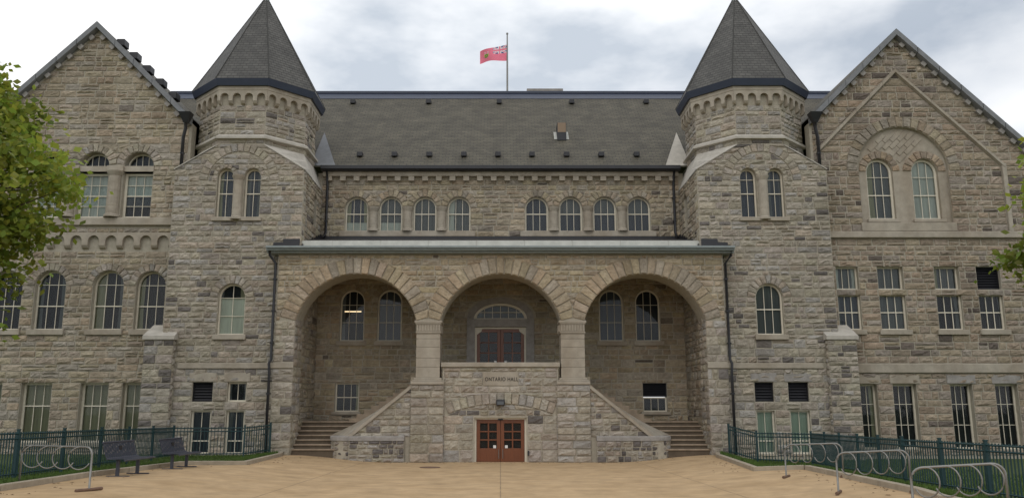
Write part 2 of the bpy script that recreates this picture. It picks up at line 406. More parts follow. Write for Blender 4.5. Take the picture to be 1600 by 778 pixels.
def notched(fr, a0, a1, zt, zb, n, leg, th, parent, name='corbel_table', m=None, drop=0):
    """little arcade hanging from a band: arched notches between corbel legs, and a corbel foot under each leg"""
    p = (a1 - a0) / n; wd = p - leg; r = wd / 2; pts = [(a1, zt), (a0, zt), (a0, zb)]
    for k in range(n):
        c = a0 + p * (k + .5); ht = zt - .12 - r
        pts += [(c - r, zb)] + [(c + r * math.cos(math.pi - math.pi * q / 8), ht + r * math.sin(math.pi * q / 8)) for q in range(9)] + [(c + r, zb)]
    pts.append((a1, zb))
    o = panel(name, fr, pts, [], th, m or M['trim'], parent, d=th + .02)
    for k in range(n + 1):
        c = a0 + p * k; l, r_ = max(c - leg / 2, a0), min(c + leg / 2, a1)
        mb = MB(); f = lambda a, z, d: fr(a, z, d)
        mb.v = [f(l, zb - .002, th + .035), f(r_, zb - .002, th + .035), f(r_, zb - .002, .0), f(l, zb - .002, .0), f(l, zb - .1, th * .8), f(r_, zb - .1, th * .8), f(r_, zb - .16, 0), f(l, zb - .16, 0)]
        mb.f = [(0, 1, 2, 3), (0, 1, 5, 4), (4, 5, 6, 7), (0, 4, 7, 3), (1, 5, 6, 2)]; mb.c = [None] * 5; mb.uv = [None] * 5
        mb.build('corbel', m or M['trim'], o)
    return o

# ---------------------------------------------------------------- ground
SL = .0137
def ss(t): t = min(max(t, 0), 1); return t * t * (3 - 2 * t)
def gz(x, y): return SL * (33 - y) + .28 * ss((abs(x) - 4.2) / 4.4) if y < 33 else .28 * ss((abs(x) - 4.2) / 4.4)
def struct(o): o['kind'] = 'structure'; return o
def sheet(name, xs, ys, zf, m):
    mb = MB(); nx = len(xs)
    mb.v = [(x, y, zf(x, y)) for y in ys for x in xs]
    mb.f = [(j * nx + i, j * nx + i + 1, (j + 1) * nx + i + 1, (j + 1) * nx + i) for j in range(len(ys) - 1) for i in range(nx - 1)]
    mb.c = [None] * len(mb.f); mb.uv = mb.c
    return struct(mb.build(name, m))
rng = lambda a, b, n: [a + (b - a) * k / n for k in range(n + 1)]
def pave_mat():
    m = mat('tan_concrete', (.47, .33, .19), .9, noise=.22, nscale=2.0, bump=.25, bscale=35, bdist=.01, col2=(.86, .84, .80))
    t = m.node_tree; n = t.nodes.new; l = t.links.new; b = t.nodes['Principled BSDF']
    src = b.inputs['Base Color'].links[0].from_socket
    g = n('ShaderNodeNewGeometry'); s = n('ShaderNodeSeparateXYZ'); l(g.outputs['Position'], s.inputs[0])
    wob = n('ShaderNodeTexNoise'); wob.inputs['Scale'].default_value = 1.5; l(g.outputs['Position'], wob.inputs['Vector'])
    def line(sock, per, off, wdt):                # sawn joint every `per` metres
        a = n('ShaderNodeMath'); a.operation = 'ADD'; a.inputs[1].default_value = off; l(sock, a.inputs[0])
        p = n('ShaderNodeMath'); p.operation = 'PINGPONG'; p.inputs[1].default_value = per / 2; l(a.outputs[0], p.inputs[0])
        c = n('ShaderNodeMath'); c.operation = 'LESS_THAN'; c.inputs[1].default_value = wdt; l(p.outputs[0], c.inputs[0]); return c.outputs[0]
    a, c = line(s.outputs[0], 5.2, 0, .014), line(s.outputs[1], 4.6, .3, .012)
    mxm = n('ShaderNodeMath'); mxm.operation = 'MAXIMUM'; l(a, mxm.inputs[0]); l(c, mxm.inputs[1])
    k = n('ShaderNodeMath'); k.operation = 'MULTIPLY'; l(mxm.outputs[0], k.inputs[0]); l(wob.outputs[0], k.inputs[1])
    mx = n('ShaderNodeMix'); mx.data_type = 'RGBA'; l(k.outputs[0], mx.inputs[0]); l(src, mx.inputs[6]); mx.inputs[7].default_value = (.12, .09, .06, 1)
    l(mx.outputs[2], b.inputs['Base Color']); return m
M['pave'] = pave_mat()
sheet('ground', rng(-600, 600, 12), rng(-600, 900, 12), lambda x, y: -.9, M['lawn'])
# lawns behind the kerbs: outline follows the kerb line
KL = [(-8.55, 33.4), (-8.25, 32.1), (-7.85, 26.4), (-9.6, 25.95), (-9.95, 20.9), (-9.75, 16.7), (-9.4, 8), (-9.2, -6)]
KR = [(8.45, 33.4), (8.0, 31.6), (7.15, 24.1), (8.45, 23.7), (7.9, 16.4), (7.65, 15), (7.3, 8), (7.1, -6)]
KH = .12
def kerb_x(K, y):
    for (x0, y0), (x1, y1) in zip(K, K[1:]):
        if y1 <= y <= y0: return x0 + (x1 - x0) * (y - y0) / (y1 - y0)
    return K[-1][0]
pz = MB(); pys = sorted(set(rng(-25, 37.2, 60) + [p[1] for p in KL + KR])); pn = 49
for y in pys:
    xl, xr = (kerb_x(KL, y) - .1, kerb_x(KR, y) + .1) if y <= 33.4 else (-8.65, 8.55)
    if y < -6: xl, xr = -9.3, 7.2
    for i in range(pn): x = xl + (xr - xl) * i / (pn - 1); pz.v.append((x, y, gz(x, y)))
pz.f = [(j * pn + i, j * pn + i + 1, (j + 1) * pn + i + 1, (j + 1) * pn + i) for j in range(len(pys) - 1) for i in range(pn - 1)]
pz.c = [None] * len(pz.f); pz.uv = pz.c; struct(pz.build('plaza', M['pave']))
DIP = {-1: .12, 1: .3}
def lz(x, y, sx):
    K = KL if sx < 0 else KR
    return gz(x, y) + KH - .02 - DIP[sx] * ss((abs(x) - abs(kerb_x(K, min(y, 33.3))) - .15) / 1.3)
def lawn(K, sx):
    ys = sorted(set(rng(-6, 34.2, 60) + [p[1] for p in K])); mb = MB(); n = 14
    for y in ys:
        xk = kerb_x(K, min(y, 33.3)) + sx * .1
        for i in range(n):
            x = xk + (sx * 30 - xk) * (i / (n - 1)) ** 2.2
            mb.v.append((x, y, lz(x, y, sx)))
    mb.f = [(j * n + i, j * n + i + 1, (j + 1) * n + i + 1, (j + 1) * n + i) for j in range(len(ys) - 1) for i in range(n - 1)]
    mb.c = [None] * len(mb.f); mb.uv = mb.c; struct(mb.build('lawn', M['lawn']))
for K, sx in ((KL, -1), (KR, 1)):
    lawn(K, sx)
    kb = bpy.data.objects.new('kerb', None); C.objects.link(kb); kb['kind'] = 'structure'
    for (x0, y0), (x1, y1) in zip(K, K[1:]):
        ln = math.hypot(x1 - x0, y1 - y0); n = max(1, round(ln / 1.8))
        for k in range(n):
            pa, pb = k / n + .003, (k + 1) / n - .003; mb = MB(); dx, dy = (x1 - x0) / ln, (y1 - y0) / ln; px, py = (dy, -dx)
            if px * sx < 0: px, py = -px, -py
            pts = []
            for q in (pa, pb):
                x, y = x0 + (x1 - x0) * q, y0 + (y1 - y0) * q
                for o_ in (0, .17):
                    for zz in (-.15, KH): pts.append((x + px * o_, y + py * o_, gz(x, y) + zz))
            mb.v = pts; mb.f = [(0, 1, 5, 4), (1, 3, 7, 5), (3, 2, 6, 7), (0, 2, 3, 1), (4, 5, 7, 6), (0, 4, 6, 2)]; mb.c = [None] * 6; mb.uv = mb.c
            mb.build('kerb_stone', M['concrete'], kb, .012)

# ---------------------------------------------------------------- the hall
hall = thing('stone_hall', 'long grey limestone hall with arched porch, twin octagonal towers and gabled wings', 'building', (0, 37, 0))
F = lambda y: Frame(0, y)
PI = math.pi

# ---- porch front: three segmental arches
fp = F(33.0); AR, ACZ, SPR = 2.494, 4.896, 5.5
arches = [(-5.79, 2.435), (0, 2.41), (5.79, 2.435)]
def seg(c, hw):
    t = math.asin((SPR - ACZ) / AR); k = hw / (AR * math.cos(t)); return [(c + (x - c) * k, z) for x, z in arcpts(c, ACZ, AR, PI - t, t, 26)]
outl = [(-9.02, -.3), (-8.225, -.3)] + seg(*arches[0]) + seg(*arches[1]) + seg(*arches[2]) + [(8.225, -.3), (9.02, -.3), (9.02, 8.2), (-9.02, 8.2)]
panel('porch_wall', fp, outl, [], 1.2, M['mortar'], hall)
mids = [-9.0, -2.89, 2.89, 9.0]
for i, (c, hw) in enumerate(arches):
    t = math.asin((SPR - ACZ) / AR) - .0
    voussoirs(fp, c, ACZ, AR - .01, AR + .66, t, PI - t, 23, hall, .05, (mids[i] + .005, mids[i + 1] - .005), tint=(1.08, 1.0, .88))
obs = [ring_ob(c, ACZ, AR + .63, SPR) for c, _ in arches]
lay(fp, lambda z: -9.0, lambda z: 9.0, SPR, 8.18, obs, course=.24, tint=(1.08, 1.0, .87), dark=.01)
for s in (-1, 1):
    l, r = sorted((s * 9.03, s * 8.2))
    lay(fp, lambda z: l, lambda z: r, .2, SPR, [rect_ob(-9.1, 9.1, 3.6, 3.86)], course=.3)
    sbox('string_course', fp, l, r, 3.62, 3.84, -.02, .06, M['trim'], hall)
    # jamb faces inside the side arches
    fj = Frame(s * 8.225, 33.0 if s < 0 else 34.2, 0, -s)
    fj = Frame(-8.225, 33.0, 0, 1) if s < 0 else Frame(8.225, 34.2, 0, -1)
    lay(fj, lambda z: .02, lambda z: 1.19, .2, SPR + .4, [], course=.3)
# arch piers: pedestal, moulded base, shaft of drums, fluted capital
for s in (-1, 1):
    c = s * 2.885
    b = MB(); b.box(c - .63, c + .63, 33.02, 34.2, -.3, 2.98); ped = b.build('pedestal', M['mortar'], hall)
    lay(Frame(c, 33.02), lambda z: -.66, lambda z: .66, 0, 2.98, [], course=.31, wmin=.5, wmax=.9, proud=.03)
    lay(Frame(c - s * .63, 33.02 if s < 0 else 34.2, 0, 1 if s < 0 else -1), lambda z: .0, lambda z: 1.18, 0, 2.98, [], course=.31, wmin=.4)
    lay(Frame(c + s * .63, 33.02 if s > 0 else 34.2, 0, 1 if s > 0 else -1), lambda z: .0, lambda z: 1.18, 2.0, 2.98, [], course=.31, wmin=.4)
    b = MB()
    for e_, z0, z1 in ((.66, 2.98, 3.1), (.6, 3.1, 3.16), (.56, 3.16, 3.24)): b.box(c - e_, c + e_, 33.55 - e_ * .93, 34.16 + (e_ - .56) * .3, z0, z1)
    b.build('base_moulding', M['trim'], hall, .02)
    pil = MB(); pil.box(c - .45, c + .45, 33.09, 34.12, 3.2, 5.05); pillar = pil.build('pillar', M['mortar'], hall)
    zz = [3.24, 3.66, 4.02, 4.45, 4.78, 4.99]
    for a, b_ in zip(zz, zz[1:]):
        q = MB(); q.box(c - .475, c + .475, 33.06, 34.15, a + .004, b_ - .004); q.build('shaft_block', M['trim'], pillar, .012)
    cp = MB()
    cp.box(c - .55, c + .55, 32.98, 34.2, 5.42, 5.51); cp.box(c - .52, c + .52, 33.0, 34.18, 5.36, 5.418)
    cp.box(c - .485, c + .485, 33.045, 34.16, 5.06, 5.358); cp.box(c - .51, c + .51, 33.02, 34.17, 5.0, 5.06)
    cap = cp.build('capital', M['trim'], pillar, .012)
    for k in range(9):
        x = c - .44 + .11 * k; q = MB(); q.box(x - .032, x + .032, 33.01, 33.05, 5.07, 5.35); q.build('flute', M['trim'], cap, .01)
    for k in range(6):
        y = 33.12 + .19 * k
        q = MB(); q.box(c - s * .52 - .03, c - s * .48 + .03, y, y + .07, 5.07, 5.35); q.build('flute', M['trim'], cap, .01)

# ---- centre wall under the balcony, with the lower doors
fc = F(33.14)
dh = hole(0, 2.06, -.3, 1.7, False)
panel('entrance_wall', fc, [(-2.3, -.3), (2.3, -.3), (2.3, 3.67), (-2.3, 3.67)], [[(-1.03, -.29), (1.03, -.29), (1.03, 1.7), (-1.03, 1.7)]], .5, M['mortar'], hall)
rz = 2.22 - 5.7
voussoirs(fc, 0, rz, 5.7, 6.14, PI / 2 - .37, PI / 2 + .37, 15, hall, .05)
h6 = lambda z: math.sqrt(max(6.14 ** 2 - (z - rz) ** 2, 0)); i6 = lambda z: math.sqrt(max(5.7 ** 2 - (z - rz) ** 2, 0))
zl = rz + 6.14 * math.sin(PI / 2 - .37)
lay(fc, lambda z: -2.26, lambda z: 2.26, zl, 3.66, [Ob(zl, rz + 6.14, lambda z: -h6(z), h6), rect_ob(-.7, .7, 2.93, 3.48)], course=.27)
lay(fc, lambda z: -2.26, lambda z: 2.26, 0, 1.78, [rect_ob(-1.06, 1.06, 0, 1.74)], course=.29, wmin=.45)
lay(fc, lambda z: max(-2.1, -i6(z)), lambda z: min(2.1, i6(z)), 1.78, 2.2, [], course=.22)
sl = sbox('sign_slab', fc, -.69, .69, 2.94, 3.47, -.02, .03, M['trim'], hall)
tcu = bpy.data.curves.new('lettering', 'FONT'); tcu.body = 'ONTARIO HALL'; tcu.size = .215; tcu.extrude = .006; tcu.offset = .002; tcu.align_x = 'CENTER'; tcu.space_character = 1.12
to = bpy.data.objects.new('tmp_text', tcu); C.objects.link(to); bpy.context.view_layer.update()
tm = bpy.data.meshes.new_from_object(to.evaluated_get(bpy.context.evaluated_depsgraph_get())); bpy.data.objects.remove(to)
for v in tm.vertices: x, y, z = v.co; v.co = (x * .78 + .04, 33.14 - .032 - z, 3.12 + y)
lmat = mat('cut_letters', (.02, .018, .015), .9)      # one object for each carved letter
par = list(range(len(tm.vertices)))
def find(i):
    while par[i] != i: par[i] = par[par[i]]; i = par[i]
    return i
for p in tm.polygons:
    for v in p.vertices[1:]: par[find(v)] = find(p.vertices[0])
isl = {}
for p in tm.polygons: isl.setdefault(find(p.vertices[0]), []).append(tuple(p.vertices))
# front, back and bevel islands of one letter share its footprint: merge by overlap in x
grp = []
for fs in isl.values():
    xs = [tm.vertices[v].co.x for f in fs for v in f]; grp.append([min(xs), max(xs), list(fs)])
grp.sort(key=lambda g_: g_[0]); mg = []
for g_ in grp:
    if mg and g_[0] < mg[-1][1] - .03: mg[-1][1] = max(mg[-1][1], g_[1]); mg[-1][2] += g_[2]
    else: mg.append(g_)
for g_ in mg:
    ids = sorted({v for f in g_[2] for v in f}); ix = {v: i for i, v in enumerate(ids)}; q = MB()
    q.v = [tuple(tm.vertices[v].co) for v in ids]; q.f = [tuple(ix[v] for v in f) for f in g_[2]]; q.c = [None] * len(q.f); q.uv = q.c; q.build('letter', lmat, sl)
sbox('parapet_coping', fc, -2.36, 2.36, 3.67, 3.85, -.45, .1, M['trim'], hall, .02)
def double_door(fr, hw, z0, z1, parent, d, chamfer=False, rows=3):
    fm = MB()
    for A0, A1, Z0, Z1 in ((-hw - .09, -hw, z0, z1 + .08), (hw, hw + .09, z0, z1 + .08), (-hw, hw, z1, z1 + .08)): fm.box(A0, A1, d - .06, d + .07, Z0, Z1, lambda a, dd, z: fr(a, z, dd))
    fo = fm.build('door_frame', M['frame'], parent, .008)
    for s in (-1, 1):
        a0, a1 = (-hw + .004, -.006) if s < 0 else (.006, hw - .004)
        H = z1 - z0; gb, gt = z0 + H * .32, z1 - .15; st = .14
        dm = MB(); bx = lambda A0, A1, Z0, Z1, D0=-.02, D1=.03: dm.box(A0, A1, d + D0, d + D1, Z0, Z1, lambda a, dd, z: fr(a, z, dd))
        g0, g1 = a0 + st, a1 - st
        bx(a0, g0, z0 + .01, z1 - .004); bx(g1, a1, z0 + .01, z1 - .004); bx(g0, g1, z0 + .01, gb); bx(g0, g1, gt, z1 - .004)
        gm = (g0 + g1) / 2; bx(gm - .028, gm + .028, gb, gt, -.015, .025)
        for k in range(1, rows):
            z = gb + (gt - gb) * k / rows; bx(g0, gm - .028, z - .025, z + .025, -.014, .024); bx(gm + .028, g1, z - .025, z + .025, -.014, .024)
        do = dm.build('door', M['wood'], parent, .006)
        for k in range(rows):
            for p0, p1 in ((g0, gm - .028), (gm + .028, g1)):
                zA, zB = gb + (gt - gb) * k / rows, gb + (gt - gb) * (k + 1) / rows
                q = MB(); q.poly([fr(p0, zA, d), fr(p1, zA, d), fr(p1, zB, d), fr(p0, zB, d)]); q.build('pane', M['glass'], do)
        q = MB(); e0, e1 = (a0 - .05, .03) if s < 0 else (-.02, a1 + .05); dd_ = d - .1 - (.01 if s > 0 else 0); q.poly([fr(e0, z0 - .1, dd_), fr(e1, z0 - .1, dd_), fr(e1, z1 + .05, dd_), fr(e0, z1 + .05, dd_)]); q.build('dark_hallway', CUR['dark'], do)  # dark_hallway is a flat sheet, the hallway's darkness painted on it
        ha = -.07 if s < 0 else .09
        q = MB(); q.tube([fr(ha, z0 + H * .08, d + .03), fr(ha, z0 + H * .09, d + .08), fr(ha, z0 + H * .29, d + .08), fr(ha, z0 + H * .3, d + .03)], .013, 8); q.build('handle', M['steel'], do)
        q = MB(); q.box(-.055, .055, d + .031, d + .036, -.055, .055, lambda a, dd, z: fr(s * .23 + a, gb + .06 + z, dd)); q.build('sticker', M['white'], do)
        if chamfer:
            q = MB(); sx_ = s * hw; q.poly([fr(sx_, z1 + .01, d + .06), fr(sx_ - s * .24, z1 + .01, d + .06), fr(sx_ - s * .2, z1 - .12, d + .06), fr(sx_ - s * .08, z1 - .2, d + .06), fr(sx_, z1 - .26, d + .06)]); q.build('corner_bracket', M['frame'], fo)
    return fo
double_door(fc, .95, 0, 1.63, hall, -.22)
q = sbox('door_closer', fc, -.1, .1, 1.6, 1.66, -.19, -.12, M['black_metal'], hall)
q = sbox('intercom', fc, 1.06, 1.12, .25, .44, .03, .09, M['black_metal'], hall)
lm = MB(); lm.box(-.17, .17, 32.86, 33.08, 2.17, 2.4); lm.box(-.05, .05, 33.07, 33.16, 2.22, 2.34)
lamp = lm.build('wall_lamp', M['black_metal'], hall, .03)
q = MB(); q.box(-.13, .13, 32.85, 32.862, 2.2, 2.33); q.build('lens', mat('lamp_lens', (.10, .11, .12), .15), lamp)

# ---- porch floor, ceiling, back wall
b = MB(); b.box(-3.6, 3.6, 33.5, 37.0, 2.9, 3.3); b.build('porch_floor', M['concrete'], hall)
b = MB(); b.box(-9.0, 9.0, 33.3, 37.0, 8.15, 8.3); b.build('porch_ceiling', M['trim'], hall)
fb = F(37.0)
bw = [(-6.66, 1.1), (-4.98, 1.1), (4.98, 1.1), (6.62, 1.1)]
hs = [hole(c, wd, 4.99, 6.75, True) for c, wd in bw] + [hole(-6.78, 1.06, 1.9, 3.15, False), hole(6.82, 1.06, 1.9, 3.15, False)]
doorway = [(-1.28, 3.3), (1.28, 3.3), (1.28, 6.05)] + [(1.28 * math.cos(PI * k / 12), 6.05 + .72 * math.sin(PI * k / 12)) for k in range(1, 12)] + [(-1.28, 6.05)]
panel('porch_back_wall', fb, [(-8.45, -.3), (8.45, -.3), (8.45, 8.3), (-8.45, 8.3)], hs + [doorway], .5, M['mortar'], hall)
obs = []
for c, wd in bw: obs += [rect_ob(c - wd / 2, c + wd / 2, 4.83, 6.75), ring_ob(c, 6.75, wd / 2 + .27)]
for c in (-6.78, 6.82): obs += [rect_ob(c - .53, c + .53, 1.75, 3.15)]
obs += [rect_ob(-1.5, 1.5, 3.3, 6.05), Ob(6.05, 7.05, lambda z: -1.6 * math.sqrt(max(1 - ((z - 6.05) / 1.0) ** 2, 0)), lambda z: 1.6 * math.sqrt(max(1 - ((z - 6.05) / 1.0) ** 2, 0)))]
lay(fb, lambda z: -8.26, lambda z: 8.26, .2, 8.15, obs, course=.3, tint=(1, .94, .82), dark=.01, proud=.008)
for (c, wd), cu in zip(bw, ('dark', 'blue', 'blue', 'dark')):
    window(fb, c, wd, 4.99, 6.75, hall, True, 3, (.36, .72), cur=cu, sill_w=.2)
    voussoirs(fb, c, 6.75, wd / 2, wd / 2 + .28, 0, PI, 9, hall, .03, tint=(1, .94, .82))
window(fb, -6.78, 1.06, 1.9, 3.15, hall, False, 3, (.5,), cur='dark', sill_w=.12)
louvre(fb, 6.82, 1.06, 2.55, 3.15, hall); window(fb, 6.82, 1.06, 1.9, 2.53, hall, False, 3, (), cur='dark', sill_w=.12)
# the lit ceiling tube that shows through the left porch window
lt = MB(); lt.box(-7.05, -6.3, 37.235, 37.255, 6.32, 6.37)
lm_ = bpy.data.materials.new('lit_tube'); lm_.use_nodes = True; p_ = lm_.node_tree.nodes['Principled BSDF']; p_.inputs['Emission Color'].default_value = (1, .72, .4, 1); p_.inputs['Emission Strength'].default_value = 1.6
lt.build('ceiling_tube', lm_, hall)
double_door(fb, 1.06, 3.3, 5.55, hall, -.2, True)
# stone surround and fanlight over the upper doors
sr = MB()
for A0, A1, Z0, Z1, D1 in ((-1.5, -1.15, 3.3, 5.98, .05), (1.15, 1.5, 3.3, 5.98, .05), (-1.15, 1.15, 5.64, 5.98, .03)): sr.box(A0, A1, -.3, D1, Z0, Z1, lambda a, dd, z: fb(a, z, dd))
fan = MB(); el = lambda k, ra, rz_: (ra * math.cos(PI * k / 20), 6.0 + rz_ * math.sin(PI * k / 20))
for k in range(20):
    for (r1, z1_), (r2, z2_), d0 in (((1.5, .95), (1.2, .7), .04), ((1.2, .7), (1.08, .6), -.12)):
        tgt = sr if d0 > 0 else fan
        tgt.poly([fb(*el(k, r1, z1_), d0), fb(*el(k + 1, r1, z1_), d0), fb(*el(k + 1, r2, z2_), d0), fb(*el(k, r2, z2_), d0)])
        tgt.poly([fb(*el(k, r2, z2_), d0), fb(*el(k + 1, r2, z2_), d0), fb(*el(k + 1, r2, z2_), d0 - .16), fb(*el(k, r2, z2_), d0 - .16)])
sr.build('door_surround', M['dark_trim'], hall)
for k in range(-2, 3): a = k * .36; fan.box(a - .015, a + .015, -.22, -.17, 6.0, 6.0 + .6 * math.sqrt(1 - (a / 1.08) ** 2), lambda a_, dd, z: fb(a_, z, dd))
fan.box(-1.02, 1.02, -.218, -.172, 6.28, 6.31, lambda a_, dd, z: fb(a_, z, dd)); fan.box(-1.1, 1.1, -.23, -.1, 5.98, 6.03, lambda a_, dd, z: fb(a_, z, dd))
fl = fan.build('fanlight', M['frame'], hall)
for k in range(6):
    a0, a1 = max(-1.08, -1.08 + .36 * k), -1.08 + .36 * (k + 1)
    top = [(a1 + (a0 - a1) * q / 5) for q in range(6)]; zt = lambda a: 6.0 + .6 * math.sqrt(max(1 - (a / 1.08) ** 2, 0))
    for z0, z1 in ((6.02, 6.295), (6.295, 9)):
        g = MB(); g.poly([fb(a0, min(z0, zt(a0)), -.2), fb(a1, min(z0, zt(a1)), -.2)] + [fb(a, max(min(z1, zt(a)), min(z0, zt(a))), -.2) for a in top]); g.build('pane', M['glass'], fl)
g = MB(); g.poly([fb(a, z, -.35) for a, z in [(-1.28, 5.9), (1.28, 5.9), (1.28, 6.8), (-1.28, 6.8)]]); g.build('window_backing', CUR['grey'], fl)

# ---- stairs, raking parapets and low curved walls, both sides
for s in (-1, 1):
    st = bpy.data.objects.new('stair', None); link(st, hall); st.location = (0, 0, 0)
    ri = .172; z = .27
    for k in range(7):
        x0, x1 = sorted((s * 8.28, s * (6.35 if k < 4 else 5.6))); q = MB(); y0 = 33.25 + .3 * k
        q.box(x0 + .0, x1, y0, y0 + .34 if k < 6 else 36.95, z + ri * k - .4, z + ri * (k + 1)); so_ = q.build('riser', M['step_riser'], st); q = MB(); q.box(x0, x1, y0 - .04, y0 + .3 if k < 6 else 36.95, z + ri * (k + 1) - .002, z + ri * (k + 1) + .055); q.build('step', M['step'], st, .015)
    zt = z + ri * 7
    for k in range(10):
        xa = 6.3 - .3 * k; x0, x1 = sorted((s * xa, s * (xa - .34) if k < 9 else s * 3.4)); q = MB()
        q.box(x0, x1, 35.1, 36.95, zt + ri * k - .3, zt + ri * (k + 1)); q.build('step', M['step'], st, .02)
    # raking parapet: stone face in the pier plane, coping that sweeps back as it falls
    fr_ = F(33.12)
    zr = lambda x: 1.0 + (3.02 - 1.0) * (6.15 - abs(x)) / (6.15 - 3.45)
    lo_, hi_ = sorted((s * 6.1, s * 3.52)); outl = [(lo_, -.3), (hi_, -.3)] + ([(hi_, zr(hi_) - .1), (lo_, zr(lo_) - .1)] if True else [])
    rp = panel('raking_parapet', fr_, outl, [], .3, M['mortar'], hall)
    if s < 0: lay(fr_, lambda z: -(6.15 - (max(z, 1.02) - .9) / .748), lambda z: -3.52, .95, 2.85, [], course=.24, wmin=.25, wmax=.7, dark=.08, proud=.015)
    else: lay(fr_, lambda z: 3.52, lambda z: 6.15 - (max(z, 1.02) - .9) / .748, .95, 2.85, [], course=.24, wmin=.25, wmax=.7, dark=.08, proud=.015)
    cop = MB(); n = 12; rows_ = []
    for k in range(n + 1):
        t = k / n; xf = 3.5 + (6.0 - 3.5) * t; z_ = 3.02 - (3.02 - 1.0) * t
        e2 = t * t; xb = xf + .85 * e2 * t; yb = 33.46 + 1.0 * e2
        rows_.append([(s * xf, 33.02, z_ - .02), (s * xf, 33.02, z_ - .17), (s * xb, yb, z_ - .15), (s * xb, yb, z_ + .02)])
    for k in range(n):
        c_ = MB()
        pass
    for k0, k1 in ((0, 3), (3, 6), (6, 9), (9, 12)):
        c_ = MB()
        for k in range(k0, k1):
            A, B = rows_[k], rows_[k + 1]
            for i in range(4): j = (i + 1) % 4; c_.poly([A[i], A[j], B[j], B[i]])
        c_.poly(rows_[k0]); c_.poly(rows_[k1][::-1]); c_.build('coping_stone', M['trim'], rp)
    # low wall: straight front, rounded outer end
    path = [(s * 3.75, 33.0), (s * 4.6, 33.0), (s * 5.4, 33.0), (s * 5.9, 33.02)] + [(s * (6.0 + .75 * math.sin(t)), 33.8 - .78 * math.cos(t)) for t in (.25, .5, .75, 1.0, 1.25, 1.5)] + [(s * 6.78, 34.4)]
    mb = MB(); capm = MB()
    for (xa, ya), (xb, yb) in zip(path, path[1:]):
        mb.poly([(xa, ya, -.3), (xb, yb, -.3), (xb, yb, .86), (xa, ya, .86)])
    lw = mb.build('low_wall', M['mortar'], hall)
    inner = [(s * 3.75, 33.3), (s * 4.6, 33.3), (s * 5.4, 33.32), (s * 5.7, 33.34), (s * 5.85, 33.4), (s * 6.0, 33.5), (s * 6.1, 33.6), (s * 6.2, 33.75), (s * 6.25, 33.9), (s * 6.3, 34.1), (s * 6.35, 34.4)]
    prof = []
    for (x, y), (xi, yi) in zip(path, inner):
        dx, dy = x - xi, y - yi; ln = math.hypot(dx, dy); x2, y2 = x + dx / ln * .05, y + dy / ln * .05
        prof.append([(x2, y2, .82), (x2, y2, .96), (x2 - dx / ln * .04, y2 - dy / ln * .04, .995), (xi, yi, 1.0), (xi, yi, .82)])
    for k0, k1 in ((0, 1), (1, 3), (3, 6), (6, 10)):
        c_ = MB()
        for A, B in zip(prof[k0:k1], prof[k0 + 1:k1 + 1]):
            for i in range(5): j = (i + 1) % 5; c_.poly([A[i], A[j], B[j], B[i]])
        c_.poly(prof[k0]); c_.poly(prof[k1]); c_.build('coping_stone', M['dark_trim'], lw)
    for (xa, ya), (xb, yb) in zip([path[0], path[3], path[6]], [path[3], path[6], path[9]]):
        if s < 0: (xa, ya), (xb, yb) = (xb, yb), (xa, ya)
        ln = math.hypot(xb - xa, yb - ya); ff = Frame(xa, ya, (xb - xa) / ln, (yb - ya) / ln)
        lay(ff, lambda z: 0, lambda z: ln, .0, .82, [], course=.2, wmin=.18, wmax=.55, dark=.25, tint=(.9, .9, .92), proud=.03)

# ---- porch cornice, gutter, roof, downpipes
fg = F(33.0)
g = MB()
for d0, d1, z0, z1 in ((0, .28, 8.2, 8.28), (0, .42, 8.28, 8.36), (0, .5, 8.36, 8.46)): g.box(-9.42, 9.42, d0 - .3, d1, z0, z1, lambda a, dd, z: fg(a, z, dd))
g.build('cornice', M['grey_metal'], hall, .02)
b = MB(); y0, y1 = 33.15, 35.2; zf = lambda y: 8.47 + (y - 33.15) * .31
for k in range(9):
    q = MB(); x0 = -8.95 + 17.9 * k / 9; x1 = x0 + 17.9 / 9 - .012
    q.poly([(x0, 33.5, 8.4), (x1, 33.5, 8.4), (x1, 33.54, 8.86), (x0, 33.54, 8.86)]); q.poly([(x0, 33.54, 8.86), (x1, 33.54, 8.86), (x1, 34.0, 8.97), (x0, 34.0, 8.97)]); q.poly([(x0, 32.7, 8.462), (x1, 32.7, 8.462), (x1, 33.5, 8.48), (x0, 33.5, 8.48)]); q.build('roof_edge_panel', M['lead'], hall)
q = MB(); q.poly([(-8.9, 33.98, 8.97), (8.9, 33.98, 8.97), (8.4, 37.0, 9.66), (-8.4, 37.0, 9.66)]); q.build('porch_roof', M['black_metal'], hall)
q = MB(); q.box(-8.2, 8.2, 36.88, 36.98, 9.55, 9.74); q.build('flashing', M['black_metal'], hall)
def downpipe(pts, r=.055):
    q = MB(); q.tube(pts, r, 10); o = q.build('downpipe', M['black_metal'], hall, smooth=True)
    ln = 0
    for (a, b_) in zip(pts, pts[1:]):
        if abs(a[2] - b_[2]) > 1.2:
            n = int(abs(a[2] - b_[2]) / 1.6) + 1
            for k in range(n):
                t = (k + .5) / n; x, y, z = [p + (q_ - p) * t for p, q_ in zip(a, b_)]
                c_ = MB(); c_.box(x - .075, x + .075, y - .065, y + .1, z - .03, z + .03); c_.build('bracket', M['black_metal'], o)
for s in (-1, 1):
    downpipe([(s * 9.3, 32.72, 8.3), (s * 9.3, 32.75, 8.12), (s * 9.08, 32.88, 7.8), (s * 9.08, 32.9, 3.95), (s * 9.14, 32.86, 3.8), (s * 9.12, 32.9, 3.4), (s * 9.12, 32.9, .3)])

